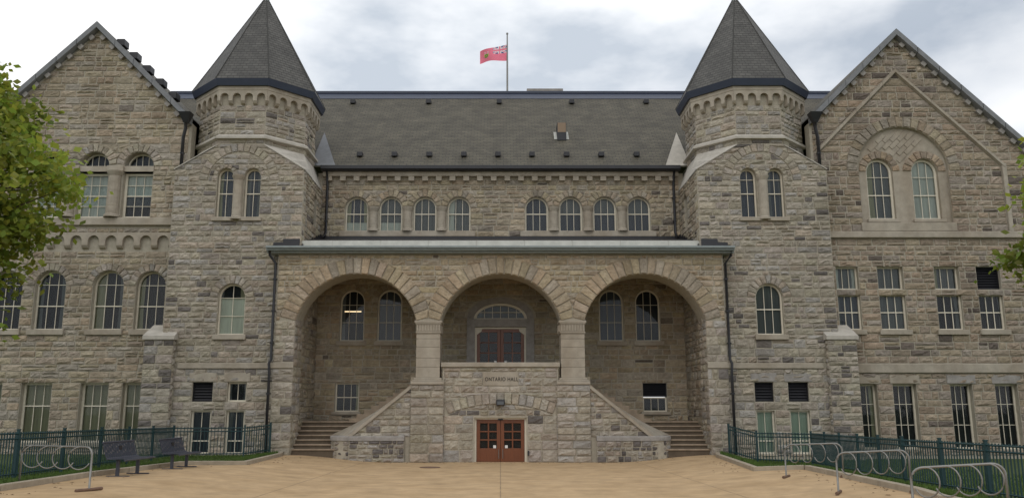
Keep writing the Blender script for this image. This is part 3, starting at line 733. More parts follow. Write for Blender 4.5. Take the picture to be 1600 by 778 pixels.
# ---- main upper wall
cs = [-6.62, -5.05, -3.48, -1.91, 1.66, 3.23, 4.80, 6.37]
W2 = 1.05
panel('upper_wall', fb, [(-8.45, 8.8), (8.45, 8.8), (8.45, 12.75), (-8.45, 12.75)], [hole(c, W2, 10.0, 11.1, True) for c in cs], .45, M['mortar'], hall)
obs = []
for i, c in enumerate(cs):
    obs += [rect_ob(c - W2 / 2, c + W2 / 2, 9.74, 11.1), ring_ob(c, 11.1, W2 / 2 + .3)]
    if i % 4 < 3: obs.append(rect_ob(c + W2 / 2, c + 1.57 - W2 / 2, 9.74, 11.15))
lay(fb, lambda z: -8.26, lambda z: 8.26, 9.74, 12.45, obs, course=.25, tint=(1.0, .95, .86))
for i, c in enumerate(cs):
    window(fb, c, W2, 10.0, 11.1, hall, True, 3, (.52,), cur='grey' if i % 4 else 'blue', d=-.22, lower=('pale', .28, False) if i in (0, 1) else (('blue', .5, False) if i > 3 else None))
    voussoirs(fb, c, 11.1, W2 / 2, W2 / 2 + .31, .12 if i % 4 < 3 else 0, PI - (.12 if i % 4 else 0), 9, hall, .045, (c - .785 if i % 4 else -99, c + .785 if i % 4 < 3 else 99), tint=(1, .95, .86))
    if i % 4 < 3: column(fb, c + .785, 9.98, 11.12, .2, hall)
for g0, g1 in ((cs[0], cs[3]), (cs[4], cs[7])): sbox('sill_course', fb, g0 - .75, g1 + .75, 9.74, 9.99, -.1, .14, M['trim'], hall, .02)
sbox('eave_course', fb, -8.2, 8.2, 12.55, 12.76, -.1, .26, M['trim'], hall, .02)
q = MB(); q.box(-.13, .13, -.24, .02, -.1, .11); dent = q.build('corbel', M['trim'], hall, .015); dent.location = (-7.9, 37.0, 12.44)
for k in range(1, 26): o = share('corbel', dent.data, (-7.9 + 15.8 * k / 25, 37.0, 12.44), hall)
q = MB(); q.box(-8.25, 8.25, 36.5, 37.0, 12.76, 12.8); q.box(-8.25, 8.25, 36.42, 36.6, 12.8, 12.98); q.build('gutter', M['black_metal'], hall, .02)
# ---- main roof, ridge cap, vents, skylight
rf = MB(); ey, ez_, ry, rzz = 36.55, 12.93, 43.0, 19.02
sl_ = math.hypot(ry - ey, rzz - ez_)
rf.poly([(-18.1, ey, ez_), (18.1, ey, ez_), (18.1, ry, rzz), (-18.1, ry, rzz)], uv=[(0, 0), (36.2, 0), (36.2, sl_), (0, sl_)])
rf.poly([(-18.1, 49.5, ez_), (18.1, 49.5, ez_), (18.1, ry, rzz), (-18.1, ry, rzz)], uv=[(0, 0), (36.2, 0), (36.2, sl_), (0, sl_)])
roof = rf.build('main_roof', M['slate'], hall)
kk = (rzz - ez_) / (ry - ey); ron = Vector((0, -kk, 1)).normalized()
def on_roof(x, t, up=0): p = Vector((x, ey + (ry - ey) * t, ez_ + (rzz - ez_) * t)) + ron * up; return p
q = MB(); q.poly([on_roof(-18.1, .91, .02), on_roof(18.1, .91, .02), on_roof(18.1, 1, .02), on_roof(-18.1, 1, .02)]); q.box(-18.1, 18.1, 42.9, 43.12, 19.0, 19.12); q.build('ridge_cap', M['flare_blue_metal'], roof)
def roof_vent(px_x, t):
    q = MB(); p = on_roof(px_x, t); x, y, z = p
    q.box(x - .13, x + .13, y - .24, y + .1, z - .1, z + .12); q.build('roof_vent', M['black_metal'], roof, .02)
import math as _m
def unproj_roof(px, py):
    c_, s_ = math.cos(rad(10.8)), math.sin(rad(10.8)); v = 389 - py
    k = (v * c_ + 1290 * s_) / (1290 * c_ - v * s_)           # h = Y*k ; roof: h+EYE = ez + (Y-ey)*kk
    Y = (ez_ - ey * kk - EYE) / (k - kk); h = Y * k; zc = Y * c_ + h * s_
    return (px - 782) * zc / 1290, (Y - ey) / (ry - ey)
for px_ in (563, 617, 671, 725, 778, 831, 885, 939, 994): roof_vent(*unproj_roof(px_, 243))
for px_ in (552, 670, 780, 893, 1009): roof_vent(*unproj_roof(px_, 161))
x, t = unproj_roof(877, 214); p = on_roof(x, t)
q = MB(); q.box(p.x - .22, p.x + .22, p.y - .35, p.y + .5, p.z - .3, p.z + .62); ch = q.build('roof_exhaust', M['black_metal'], roof, .02)
q = MB(); q.box(p.x - .2, p.x + .2, p.y - .36, p.y - .3, p.z + .12, p.z + .6); q.build('hood_face', mat('tan_metal', (.25, .18, .12), .5), ch)
q = MB(); q.poly([on_roof(p.x - .36, t - .035, .015), on_roof(p.x + .36, t - .035, .015), on_roof(p.x + .36, t + .06, .015), on_roof(p.x - .36, t + .06, .015)]); q.build('flashing', M['lead'], ch)
q = MB(); q.box(1.45, 3.45, 43.05, 44.2, 18.8, 19.33); q.build('skylight_kerb', M['dark_trim'], roof, .02)
for s in (-1, 1):
    q = MB(); q.poly([on_roof(s * 8.75, .01, .02), on_roof(s * 7.6, .01, .02), on_roof(s * 8.75, .42, .02)]); q.build('flashing', M['barge'] if s < 0 else M['pale_trim'], roof)
    downpipe([(s * 8.0, 36.6, 12.8), (s * 7.98, 36.75, 12.5), (s * 7.98, 36.86, 12.1), (s * 7.98, 36.86, 9.9), (s * 8.05, 36.7, 9.6)], .06)

# ---- towers
TX, TY0, HA, AP, HW = 10.94, 33.4, .965, 2.33, 2.68
for s in (-1, 1):
    cx_ = s * TX; ft = Frame(cx_, TY0); TC = TY0 + AP
    A0 = .57; wz = [(-.57, .68), (.57, .68)]
    low = [hole(c, w_, 9.82, 11.6, True) for c, w_ in wz] + [hole(-s * .06 if False else 0.0, 1.1, 4.97, 6.5, True)]
    sgn = s
    bL, bR = (-.95, .78) if True else 0
    ups = [(-.95, .82), (.42, .7)] if s < 0 else [(-.42 - .0, .8), (.95, .78)]
    ups = [(s * .95, .82), (-s * .42, .76)]
    for c, w_ in ups: low += [hole(c, w_, 2.32, 3.08, False), hole(c, w_ - .04, .3, 1.97, False)]
    HX = HW + .028; outl = [(-HX, -.3), (HX, -.3), (HX, 11.9), (HA, 12.95), (HA, 13.3), (-HA, 13.3), (-HA, 12.95), (-HX, 11.9)]
    tw = panel('tower_wall', ft, outl, low, .5, M['mortar'], hall)
    rt = lambda z: HW if z < 11.9 else max(HA, HW - (z - 11.9) / 1.05 * (HW - HA))
    rt0 = rt; rt = lambda z: rt0(z) + (.03 if z < 11.9 else 0); lf = lambda z: -rt(z)
    obs = [rect_ob(c - w_ / 2, c + w_ / 2, 9.66, 11.6) for c, w_ in wz] + [ring_ob(c, 11.6, w_ / 2 + .16) for c, w_ in wz] + [rect_ob(-.23, .23, 9.66, 11.65)]
    r0_, r1_, cz_ = 1.3, 1.66, 11.35
    obs += [Ob(cz_, cz_ + r1_, lambda z: -math.sqrt(max(r1_ ** 2 - (z - cz_) ** 2, 0)), lambda z: -math.sqrt(max(r0_ ** 2 - (z - cz_) ** 2, 0)) if z < cz_ + r0_ else 0),
            Ob(cz_, cz_ + r1_, lambda z: math.sqrt(max(r0_ ** 2 - (z - cz_) ** 2, 0)) if z < cz_ + r0_ else 0, lambda z: math.sqrt(max(r1_ ** 2 - (z - cz_) ** 2, 0)))]
    obs += [rect_ob(-.55, .55, 4.8, 6.5), ring_ob(0, 6.5, .55 + .34), rect_ob(-HW, HW, 3.62, 3.84)]
    for c, w_ in ups: obs += [rect_ob(c - w_ / 2, c + w_ / 2, 2.3, 3.08), rect_ob(c - w_ / 2, c + w_ / 2, .3, 1.99)]
    lay(ft, lf, rt, .2, 13.28, obs, course=.26, dark=.07)
    voussoirs(ft, 0, cz_, r0_, r1_, .04, PI - .04, 17, hall, .04)
    for c, w_ in wz:
        voussoirs(ft, c, 11.6, w_ / 2, w_ / 2 + .17, .1, PI - .1, 7, hall, .03, (-.01, 9) if c > 0 else (-9, .01))
        window(ft, c, w_, 9.82, 11.6, hall, True, 2, (.5, .8), cur='blue', sill_w=.16, d=-.25)
    column(ft, 0, 9.72, 11.6, .2, hall)
    voussoirs(ft, 0, 6.5, .55, .9, 0, PI, 11, hall, .045)
    window(ft, 0, 1.1, 4.97, 6.5, hall, True, 3 if s > 0 else 2, (.5,) if s > 0 else (.36, .74), cur='grey' if s > 0 else 'dark', lower=('cream', .72, False) if s < 0 else None, sill_w=.2)
    sbox('string_course', ft, -HW if s > 0 else -2.0, HW if s < 0 else 2.0, 3.62, 3.84, -.02, .08, M['trim'], hall, .02)
    for i, (c, w_) in enumerate(ups):
        if s > 0 or i == 0: louvre(ft, c, w_, 2.32, 3.08, hall)
        else: window(ft, c, w_, 2.32, 3.08, hall, False, 2, (), sill=False, cur='dark')
        window(ft, c, w_ - .04, .3, 1.97, hall, False, 2, (.28,), cur='green' if s > 0 else 'blue', sill=False, d=-.18)
        sbox('lintel', ft, c - w_ / 2 - .14, c + w_ / 2 + .14, 3.1, 3.45, -.02, .04, M['dark_trim'] if s > 0 else M['trim'], hall, .02)
    # inner flank of the tower (also the porch side wall)
    fi = Frame(cx_ - s * (HW + .004), TY0 if s < 0 else 38.0, 0, -s)
    rev = (lambda a: a) if s < 0 else (lambda a: 4.6 - a)
    fa, fe = (.05, 4.6) if s < 0 else (0, 4.55)
    slit = (rev(2.35), .55)
    panel('tower_flank', fi, [(fa, -.3), (fe, -.3), (fe, 11.9), (fa, 11.9)], [hole(slit[0], slit[1], 9.95, 11.2, True)], .4, M['mortar'], hall)
    lay(fi, lambda z: .0, lambda z: 4.58, .2, 11.88, [rect_ob(slit[0] - .28, slit[0] + .28, 9.95, 11.2), ring_ob(slit[0], 11.2, .3)], course=.28, tint=(1, .97, .9))
    window(fi, slit[0], slit[1], 9.95, 11.2, hall, True, 1, (.5,), cur='dark', sill=False, d=-.25)
    # stepped flashing where the porch roof meets the tower
    pts = []; n = 9
    for k in range(n):
        y = .0 + 3.6 * k / n; zz_ = 8.45 + 1.2 * k / n + .28; pts += [(rev(y), zz_), (rev(y + 3.6 / n), zz_)]
    ou = [(rev(0), 8.3), (rev(3.6), 9.5)] + pts[::-1]
    panel('step_flashing', fi, ou, [], .02, M['black_metal'], hall, d=.1)
    q = MB()
    for k, (a, z0) in enumerate(((2.0, 8.55), (1.6, 8.5))): q.box(-s * (HW - .0), -s * (a), .07, .1, 8.35, 8.75 - k * .15 + .15, lambda aa, dd, z: ft(aa, z, dd + k * .012))
    q.build('step_flashing', M['black_metal'], hall)
    # broaches between square base and octagon
    for t_ in (-1, 1):
        P1 = (cx_ + t_ * HA, TY0 - .06, 12.95); P2 = (cx_ + t_ * (AP + .0), TY0 + AP - HA, 12.95); Pc = (cx_ + t_ * (HW + .06), TY0 - .06, 11.86); Pd = (cx_ + t_ * (HW + .06), TY0 + AP - HA, 11.86)
        nb = 3
        lerp = lambda a, b, q_: tuple(i + (j - i) * q_ for i, j in zip(a, b))
        for k in range(nb):
            q0, q1 = k / nb, (k + 1) / nb; mb = MB()
            a, b_, c_, d_ = lerp(Pc, P1, q0), lerp(Pc, P1, q1), lerp(Pd, P2, q0), lerp(Pd, P2, q1)
            up = .05 - .012 * k
            top = [a, b_, d_, c_]; tp = [(x, y, z + up) for x, y, z in top]
            mb.poly(tp); mb.poly([top[0], top[1], tp[1], tp[0]]); mb.poly([top[0], top[3], tp[3], tp[0]]); mb.poly([top[3], top[2], tp[2], tp[3]]); mb.poly([top[1], top[2], tp[2], tp[1]]); mb.build('weathering_slab', M['pale_trim'], hall)
        mb = MB(); y2 = 38.0
        mb.poly([(cx_ + t_ * (HW + .05), TY0 + AP - HA, 11.86), (cx_ + t_ * (HW + .05), y2, 11.86), (cx_ + t_ * AP, y2, 12.95), (cx_ + t_ * AP, TY0 + AP - HA, 12.95)]); mb.build('weathering_slab', M['pale_trim'], hall)
    # octagon
    th0 = -PI / 2
    for k in range(8):
        an = th0 + k * PI / 4; nx, ny = math.cos(an), math.sin(an); ux, uy = -ny, nx
        fo = Frame(cx_ + nx * AP, TC + ny * AP, ux, uy)
        vis = k in ((0, 1, 7, 2) if s < 0 else (0, 1, 7, 6))
        zb = 13.3 if k == 0 else 11.9
        panel('octagon_wall', fo, [(-HA, zb), (HA, zb), (HA, 15.5), (-HA, 15.5)], [], .3, M['mortar'], hall)
        if vis:
            lay(fo, lambda z: -HA, lambda z: HA, 12.9 if k else 13.4, 14.72, [rect_ob(-1, 1, 13.22, 13.42)], course=.25, wmin=.3)
            notched(fo, -HA - .07, HA + .07, 15.32, 14.86, 4, .17, .16, hall)
            e_ = HA + .09
            sbox('eave_course', fo, -e_, e_, 15.32, 15.52, -.05, .2, M['trim'], hall, .02)
            mb = MB(); w0, w1 = HA, HA + .075
            mb.v = [fo(-w0, 13.42, .0), fo(w0, 13.42, .0), fo(w1, 13.3, .17), fo(-w1, 13.3, .17), fo(w1, 13.2, .17), fo(-w1, 13.2, .17), fo(w0, 13.16, 0), fo(-w0, 13.16, 0)]
            mb.f = [(0, 1, 2, 3), (3, 2, 4, 5), (5, 4, 6, 7)]; mb.c = [None] * 3; mb.uv = mb.c; mb.build('string_course', M['pale_trim'], hall)
    # octagonal roof
    rm = MB(); fm = MB(); ra_, rb_ = 2.72 / math.cos(PI / 8), 2.62 / math.cos(PI / 8); apx = (cx_, TC, 20.95)
    for k in range(8):
        t0_, t1_ = th0 - PI / 8 + k * PI / 4, th0 + PI / 8 + k * PI / 4
        p0 = (cx_ + ra_ * math.cos(t0_), TC + ra_ * math.sin(t0_), 15.78); p1 = (cx_ + ra_ * math.cos(t1_), TC + ra_ * math.sin(t1_), 15.78)
        hw_ = 2.72 * math.tan(PI / 8); slen = math.hypot(2.72, 20.95 - 15.78)
        rm.poly([p0, p1, apx], uv=[(-hw_ + k * 3, 0), (hw_ + k * 3, 0), (k * 3, slen)])
        q0 = (cx_ + rb_ * math.cos(t0_), TC + rb_ * math.sin(t0_), 15.5); q1 = (cx_ + rb_ * math.cos(t1_), TC + rb_ * math.sin(t1_), 15.5)
        fm.poly([p0, p1, q1, q0]); i0 = (cx_ + 2.3 * math.cos(t0_), TC + 2.3 * math.sin(t0_), 15.5); i1 = (cx_ + 2.3 * math.cos(t1_), TC + 2.3 * math.sin(t1_), 15.5); fm.poly([q0, q1, i1, i0])
    tr = rm.build('tower_roof', M['tower_slate'], hall); fm.build('eave_gutter', M['flare_blue_metal'], tr)
    for k in range(8):
        t0_ = th0 - PI / 8 + k * PI / 4
        q = MB(); q.tube([(cx_ + ra_ * math.cos(t0_), TC + ra_ * math.sin(t0_), 15.8), apx], .022, 6); q.build('hip_roll', M['tower_slate'], tr)
    q = MB(); q.tube([(cx_, TC, 20.6), (cx_, TC, 20.9), (cx_, TC, 21.1), (cx_, TC, 21.5)], [.17, .12, .1, .02], 8); q.build('finial', M['grey_metal'], tr)

# ---- wings
def gable_wing(s, cx_, apex, zfront, x_in, x_out, holes, yw=34.0):
    fw = F(yw); top = lambda x: apex - abs(x - cx_)
    a0, a1 = sorted((x_in, x_out)); outl = [(a0, -.3), (a1, -.3), (a1, top(a1)), (cx_, apex), (a0, top(a0))]
    panel('wing_wall', fw, outl, holes, .5, M['mortar'], hall)
    # roof planes run back over the wing
    mb = MB(); ov = .28; n_ = 22
    for e_ in (a0 - (0 if s > 0 else 0), a1):
        zt = top(e_) + .22; L_ = math.hypot(e_ - cx_, apex + .22 - zt)
        mb.poly([(cx_, yw - ov, apex + .22), (e_, yw - ov, zt), (e_, yw + 14, zt), (cx_, yw + 14, apex + .22)], uv=[(0, L_), (0, 0), (14, 0), (14, L_)])
    wr = mb.build('wing_roof', M['slate'], hall)
    for e_ in (a0, a1):
        dx = e_ - cx_; ln = abs(dx) * math.sqrt(2); n = int(ln / 1.1)
        for k in range(n):
            q0, q1 = k / n, (k + 1) / n - .004; mb = MB(); pts = []
            for q_ in (q0, q1):
                x, z = cx_ + dx * q_, apex - abs(dx) * q_
                for dd, zz_ in ((yw - .3, .22), (yw - .3, -.06), (yw - .02, -.12), (yw + .1, .22)): pts.append((x, dd, z + zz_))
            mb.v = pts; mb.f = [(0, 1, 5, 4), (1, 2, 6, 5), (2, 3, 7, 6), (3, 0, 4, 7), (0, 1, 2, 3), (4, 5, 6, 7)]; mb.c = [None] * 6; mb.uv = mb.c; mb.build('verge_stone', M['barge'], wr)
        for k in range(int(ln / .62)):
            q_ = (k + .6) * .62 / ln; x, z = cx_ + dx * q_, apex - abs(dx) * q_; sg = 1 if dx > 0 else -1
            mb = MB(); c45 = math.sqrt(.5)
            T = lambda u, d_, v_: (x + sg * (u - (-v_)) * c45 * 1.0 if False else x + sg * c45 * (u + v_) * 1.0, d_, z - c45 * (u - v_) - .2)
            mb.box(-.11, .11, yw - .17, yw + .02, -.12, .06, lambda u, d_, v_: T(u, d_, v_)); mb.build('corbel', M['dark_trim'], wr)
    return fw, top
# left wing
lw1 = [(-20.5, 1.28), (-18.7, 1.28), (-16.3, 1.28), (-14.53, 1.22)]
lw2 = [-21.15, -19.25, -17.35, -15.45]
lwb = [(-20.7, .9), (-18.85, 1.25), (-16.5, 1.15), (-14.96, .8)]
hs = [hole(c, w_, 5.23, 7.05, True) for c, w_ in lw1] + [hole(c, 1.26, 9.95, 11.95, False) for c in lw2[1:]] + [[(c - .63, 12.2), (c + .63, 12.2)] + arcpts(c, 12.2, .63, 0, PI, 14)[1:-1] for c in lw2[1:]] + [hole(c, w_, .7, 3.07, False) for c, w_ in lwb]
fl_, topL = gable_wing(-1, -17.7, 18.5, 0, -13.3, -24.2, hs)
obs = [rect_ob(-24.3, -13.6, 9.5, 9.93), rect_ob(-24.3, -13.6, 8.5, 9.3)]
for c, w_ in lw1: obs += [rect_ob(c - w_ / 2, c + w_ / 2, 5.0, 7.05), ring_ob(c, 7.05, w_ / 2 + .3)]
for c in lw2[1:]: obs += [rect_ob(c - .63, c + .63, 9.93, 12.2), ring_ob(c, 12.2, .63 + .36)]
for c in lw2[1:3]: obs.append(rect_ob(c + .6, c + 1.3, 9.93, 12.2))
for c, w_ in lwb: obs.append(rect_ob(c - w_ / 2, c + w_ / 2, .7, 3.07))
lay(fl_, lambda z: max(-24.1, -17.7 - (18.3 - z)), lambda z: min(-13.4, -17.7 + (18.3 - z)), .2, 18.2, obs, course=.27, tint=(1, .955, .88), dark=.012)
for i, (c, w_) in enumerate(lw1):
    voussoirs(fl_, c, 7.05, w_ / 2, w_ / 2 + .31, 0, PI, 11, hall, .04); window(fl_, c, w_, 5.23, 7.05, hall, True, 3, (.4, .78), cur='dark', d=-.28, sill_w=.22)
for i, c in enumerate(lw2[1:]):
    voussoirs(fl_, c, 12.2, .63, .99, .1 if i < 2 else 0, PI - (.1 if i else 0), 11, hall, .045, (c - .95 if i else -99, c + .95 if i < 2 else 99))
    window(fl_, c, 1.26, 9.95, 11.93, hall, False, 3, (.5, .76, .25), cur='pale' if i < 2 else 'dark', lower=('pale', .5, True) if i == 2 else None, sill=False, d=-.28, ft=.1)
    sbox('transom', fl_, c - .66, c + .66, 11.95, 12.2, -.3, .04, M['trim'], hall, .015)
    window(fl_, c, 1.2, 12.2, 12.22, hall, True, 4, (), cur='dark', sill=False, d=-.35)
    if i < 2:
        column(fl_, c + .95, 9.95, 11.95, .26, hall)
        sbox('impost', fl_, c + .6, c + 1.3, 11.95, 12.2, -.1, .14, M['trim'], hall, .02)
for c, w_ in lwb: window(fl_, c, w_, .7, 3.07, hall, False, 3 if w_ > .85 else 2, (.62,), cur='olive', d=-.3, ft=.08)
sbox('sill_course', fl_, -24.2, -13.6, 9.6, 9.93, -.1, .16, M['trim'], hall, .03)
notched(fl_, -23.2, -13.75, 9.28, 8.74, 13, .25, .14, hall)
# right wing
RX = 17.2
rw1 = [(14.45, .94), (16.25, 1.08), (18.6, 1.04), (20.33, 1.0)]
rwb = [(14.95, .7), (16.42, .96), (18.72, .9), (20.55, .92)]
hs = [[(RX - 1.95, 9.5), (RX + 1.95, 9.5)] + arcpts(RX, 12.0, 1.95, 0, PI, 24)]
for c, w_ in rw1: hs += [hole(c, w_, 6.9, 7.86, False), hole(c, w_, 5.22, 6.68, False)]
hs += [hole(c, w_, .45, 3.02, False) for c, w_ in rwb]
fr2, topR = gable_wing(1, 17.33, 18.15, 0, 13.3, 24.2, hs)
obs = [rect_ob(15.3, 19.1, 9.4, 12.0), ring_ob(RX, 12.0, 2.4), rect_ob(13.7, 24, 9.05, 9.34), rect_ob(14.2, 24, 3.46, 3.86)]
for c, w_ in rw1: obs += [rect_ob(c - w_ / 2, c + w_ / 2, 6.9, 7.86), rect_ob(c - w_ / 2, c + w_ / 2, 5.06, 6.63)]
for c, w_ in rwb: obs.append(rect_ob(c - w_ / 2, c + w_ / 2, .45, 3.02))
for sg, xe in ((-1, 13.5), (1, 21.5)):               # raked moulding
    hh = lambda z, sg=sg: RX + sg * (16.5 - z)
    zb_ = 16.5 - abs(xe - RX)
    obs.append(Ob(zb_, 16.45, (lambda z: RX + (16.35 - z)) if sg > 0 else (lambda z: RX - (16.6 - z)), (lambda z: RX + (16.6 - z)) if sg > 0 else (lambda z: RX - (16.35 - z))))
obs.append(rect_ob(21.38, 21.56, 9.34, 12.2))
lay(fr2, lambda z: max(13.4, 17.33 - (17.95 - z)), lambda z: min(24.1, 17.33 + (17.95 - z)), .2, 17.85, obs, course=.27, tint=(.88, .81, .75), dark=.07)
for xe in (13.5, 21.5):
    n = 6; dx = xe - RX
    for k in range(n):
        mb = MB(); q0, q1 = k / n, (k + 1) / n - .003; pts = []
        for q_ in (q0, q1):
            x, z = RX + dx * q_, 16.6 - abs(dx) * q_
            pts += [(x, 34.02, z), (x, 33.86, z - .04), (x, 33.86, z - .18), (x, 34.02, z - .26)]
        mb.v = pts; mb.f = [(0, 1, 5, 4), (1, 2, 6, 5), (2, 3, 7, 6), (0, 1, 2, 3), (4, 5, 6, 7)]; mb.c = [None] * 5; mb.uv = mb.c; mb.build('raking_moulding', M['trim'], hall)
sbox('pilaster_strip', fr2, 21.38, 21.56, 9.34, 12.3, -.02, .12, M['trim'], hall, .02)
# recessed tympanum panel inside the great relieving arch
voussoirs(fr2, RX, 12.0, 1.95, 2.42, 0, PI, 21, hall, .05, tint=(.95, .9, .82))
pts = [(RX - 1.95, 9.35), (RX + 1.95, 9.35)] + arcpts(RX, 12.0, 1.95, 0, PI, 24)
panel('tympanum', fr2, pts, [hole(RX + c, 1.14, 9.9, 12.0, True) for c in (-.97, .97)], .3, M['trim'], hall, d=-.14)
c45 = math.sqrt(.5)                                  # diagonal ashlar in the head of the arch
for j in range(-4, 12):
    for k in range(-5, 9):
        u, v_ = k * .5 + (.25 if j % 2 else 0), j * .2
        x, z = RX + c45 * (u - v_), 12.3 + c45 * (u + v_)
        cn = [(x + c45 * (a - b), z + c45 * (a + b)) for a in (-.24, .24) for b in (-.09, .09)]
        if all(math.hypot(p - RX, q_ - 12.0) < 1.93 and q_ > 12.2 and min(math.hypot(p - RX - c, q_ - 12.0) for c in (-.97, .97)) > .9 for p, q_ in cn):
            mb = MB(); mb.box(-.24, .24, 34.11, 34.15, -.092, .092, lambda a, d_, b: (x + c45 * (a - b), d_, z + c45 * (a + b))); mb.build('diagonal_block', M['trim'], hall, .01)
for c in (-.97, .97):
    voussoirs(F(34.14), RX + c, 12.0, .57, .9, .03 if c < 0 else .0, PI - (.03 if c > 0 else 0), 9, hall, .045, (RX + .01, 99) if c > 0 else (0, RX - .01), tint=(1, .88, .76))
    window(F(34.14), RX + c, 1.14, 9.9, 12.0, hall, True, 3, (.4, .72), cur='grey' if c < 0 else 'pale', d=-.2, ft=.09, sill_w=.14)
sbox('sill_course', fr2, 15.2, 19.2, 9.36, 9.72, -.2, .1, M['trim'], hall, .02)
sbox('string_course', fr2, 13.75, 23.8, 9.06, 9.34, -.05, .16, M['trim'], hall, .03)
sbox('string_course', fr2, 14.25, 23.8, 3.47, 3.85, -.05, .1, M['trim'], hall, .03)
for i, (c, w_) in enumerate(rw1):
    if i < 3: window(fr2, c, w_, 6.9, 7.86, hall, False, 3, (), cur='grey', sill=False, d=-.25)
    else: louvre(fr2, c, w_, 6.9, 7.86, hall, d=-.2)
    window(fr2, c, w_, 5.22, 6.68, hall, False, 3, (.5,), cur=('blue', 'grey', 'dark', 'dark')[i], d=-.18, sill_w=.2, lower=None, mun=.03)
for i, (c, w_) in enumerate(rwb):
    window(fr2, c, w_, .45, 3.02, hall, False, 3 if w_ > .7 else 2, (.36, .7), cur='dark', d=-.3, sill=False, ft=.07)
    sbox('lintel', fr2, c - w_ / 2 - .12, c + w_ / 2 + .14, 3.04, 3.38, -.02, .05, M['dark_trim'] if i > 1 else M['trim'], hall, .02)
# buttresses with sloping caps at the foot of each tower corner
for s in (-1, 1):
    c = s * 13.66; b = MB(); b.box(c - .56, c + .56, 33.12, 34.0, -.3, 4.75); bt = b.build('buttress', M['mortar'], hall)
    lay(Frame(c, 33.12), lambda z: -.59, lambda z: .59, .2, 4.74, [], course=.26, dark=.16, wmin=.3, wmax=.8)
    x_i = c - s * .56; lay(Frame(x_i, 33.12 if s < 0 else 33.4, 0, -s), lambda z: 0, lambda z: .27, .2, 4.74, [], course=.26)
    q = MB(); q.v = [(c - .64, 33.04, 4.76), (c + .64, 33.04, 4.76), (c + .64, 34.02, 4.76), (c - .64, 34.02, 4.76), (c - .64, 33.04, 4.9), (c + .64, 33.04, 4.9), (c + .62, 34.0, 5.42), (c - .62, 34.0, 5.42)]
    q.f = [(0, 1, 5, 4), (4, 5, 6, 7), (0, 4, 7, 3), (1, 2, 6, 5), (0, 1, 2, 3)]; q.c = [None] * 5; q.uv = q.c; q.build('buttress_cap', M['pale_trim'], bt)
    # valley gutter hopper and downpipe between wing and tower
    q = MB(); q.v = [(s * 13.42 + a * .26, 33.55 + b_ * .22, 14.42) for a, b_ in ((-1, -1), (1, -1), (1, 1), (-1, 1))] + [(s * 13.42 + a * .09, 33.6 + b_ * .09, 14.0) for a, b_ in ((-1, -1), (1, -1), (1, 1), (-1, 1))]
    q.f = [(0, 1, 2, 3), (0, 1, 5, 4), (1, 2, 6, 5), (2, 3, 7, 6), (3, 0, 4, 7), (4, 5, 6, 7)]; q.c = [None] * 6; q.uv = q.c; q.build('rain_hopper', M['black_metal'], hall)
    downpipe([(s * 13.42, 33.6, 14.1), (s * 13.42, 33.6, 13.75), (s * 13.55, 33.75, 13.4), (s * 13.55, 33.75, 12.0)], .07)
q = MB()
for k in range(5):
    x = -16.9 + .62 * k; z = 18.5 - abs(x + 17.7) + .25
    v = MB(); v.box(x - .16, x + .2, 34.3, 34.8, z - .1, z + .22); v.build('roof_vent', M['black_metal'], hall, .03)

# ---- stones: the 300 that show largest as parts, the rest as one joined mass
STONES.sort(key=lambda t: -t[0])
for size, v, col in STONES[:295]:
    mb = MB(); mb.v = v; mb.f = GRID; mb.c = [col] * len(GRID); mb.uv = [None] * len(GRID); mb.build('stone', M['stone'], hall)
mb = MB()
import numpy as np
rest = STONES[295:]
me = bpy.data.meshes.new('stonework')
V = [p for _, v, _ in rest for p in v]; Fc = [tuple(42 * i + k for k in f) for i in range(len(rest)) for f in GRID]
me.from_pydata(V, [], Fc); me.materials.append(M['stone'])
at = me.attributes.new('col', 'FLOAT_COLOR', 'FACE')
arr = np.ones((len(rest), len(GRID), 4), dtype=np.float32)
for i, (_, _, c) in enumerate(rest): arr[i, :, :3] = c
at.data.foreach_set('color', arr.ravel())
so = bpy.data.objects.new('stonework', me); link(so, hall); so['kind'] = 'stuff'
print('stones', len(STONES))

# ---------------------------------------------------------------- flag
fpole = thing('flagpole', 'thin grey flagpole with a red ensign flying above the roof ridge', 'flagpole', (.38, 43.4, 18.6))
q = MB(); q.tube([(.38, 43.4, 18.5), (.38, 43.4, 21.0), (.38, 43.4, 22.7)], [.055, .05, .035], 8); q.tube([(.38, 43.4, 22.68), (.38, 43.4, 22.76)], .06, 8); q.build('pole', M['steel'], fpole)
fb_ = MB(); nu, nv = 48, 26
def flag_col(u, v):                                 # u from hoist, v from top
    red = (.85, .22, .31); white = (.75, .72, .74); blue = (.03, .05, .22)
    if u < .5 and v < .5:
        a, b_ = u / .5, v / .5; dg = min(abs(a - b_), abs(a - (1 - b_)))
        if abs(a - .5) < .06 or abs(b_ - .5) < .1: return red
        if abs(a - .5) < .11 or abs(b_ - .5) < .17: return white
        if dg < .05: return red
        if dg < .13: return white
        return blue
    x, y = (u - .75) / .085, (v - .5) / .24
    if abs(x) < 1 and -1 < y < 1 - .6 * x * x:
        if y < -.3: return red if abs(x) < .2 or abs(y + .65) < .14 else white
        return (.62, .5, .08) if math.hypot(x * 1.2, (y - .15) * 1.1) % .5 < .2 else (.03, .22, .08)
    return red
def fpnt(u, v):
    droop = .42 * u ** 1.3; x = .34 - 1.55 * u * (1 - .04 * u); z = 22.05 - v * (.95 - .28 * u) - droop * .95
    y = 43.4 + .16 * math.sin(7 * u + 1.5 * v) * u ** .5
    return (x, y, z + .05 * math.sin(8 * u + 2 * v) * u)
fb_.v = [fpnt(i / nu, j / nv) for j in range(nv + 1) for i in range(nu + 1)]
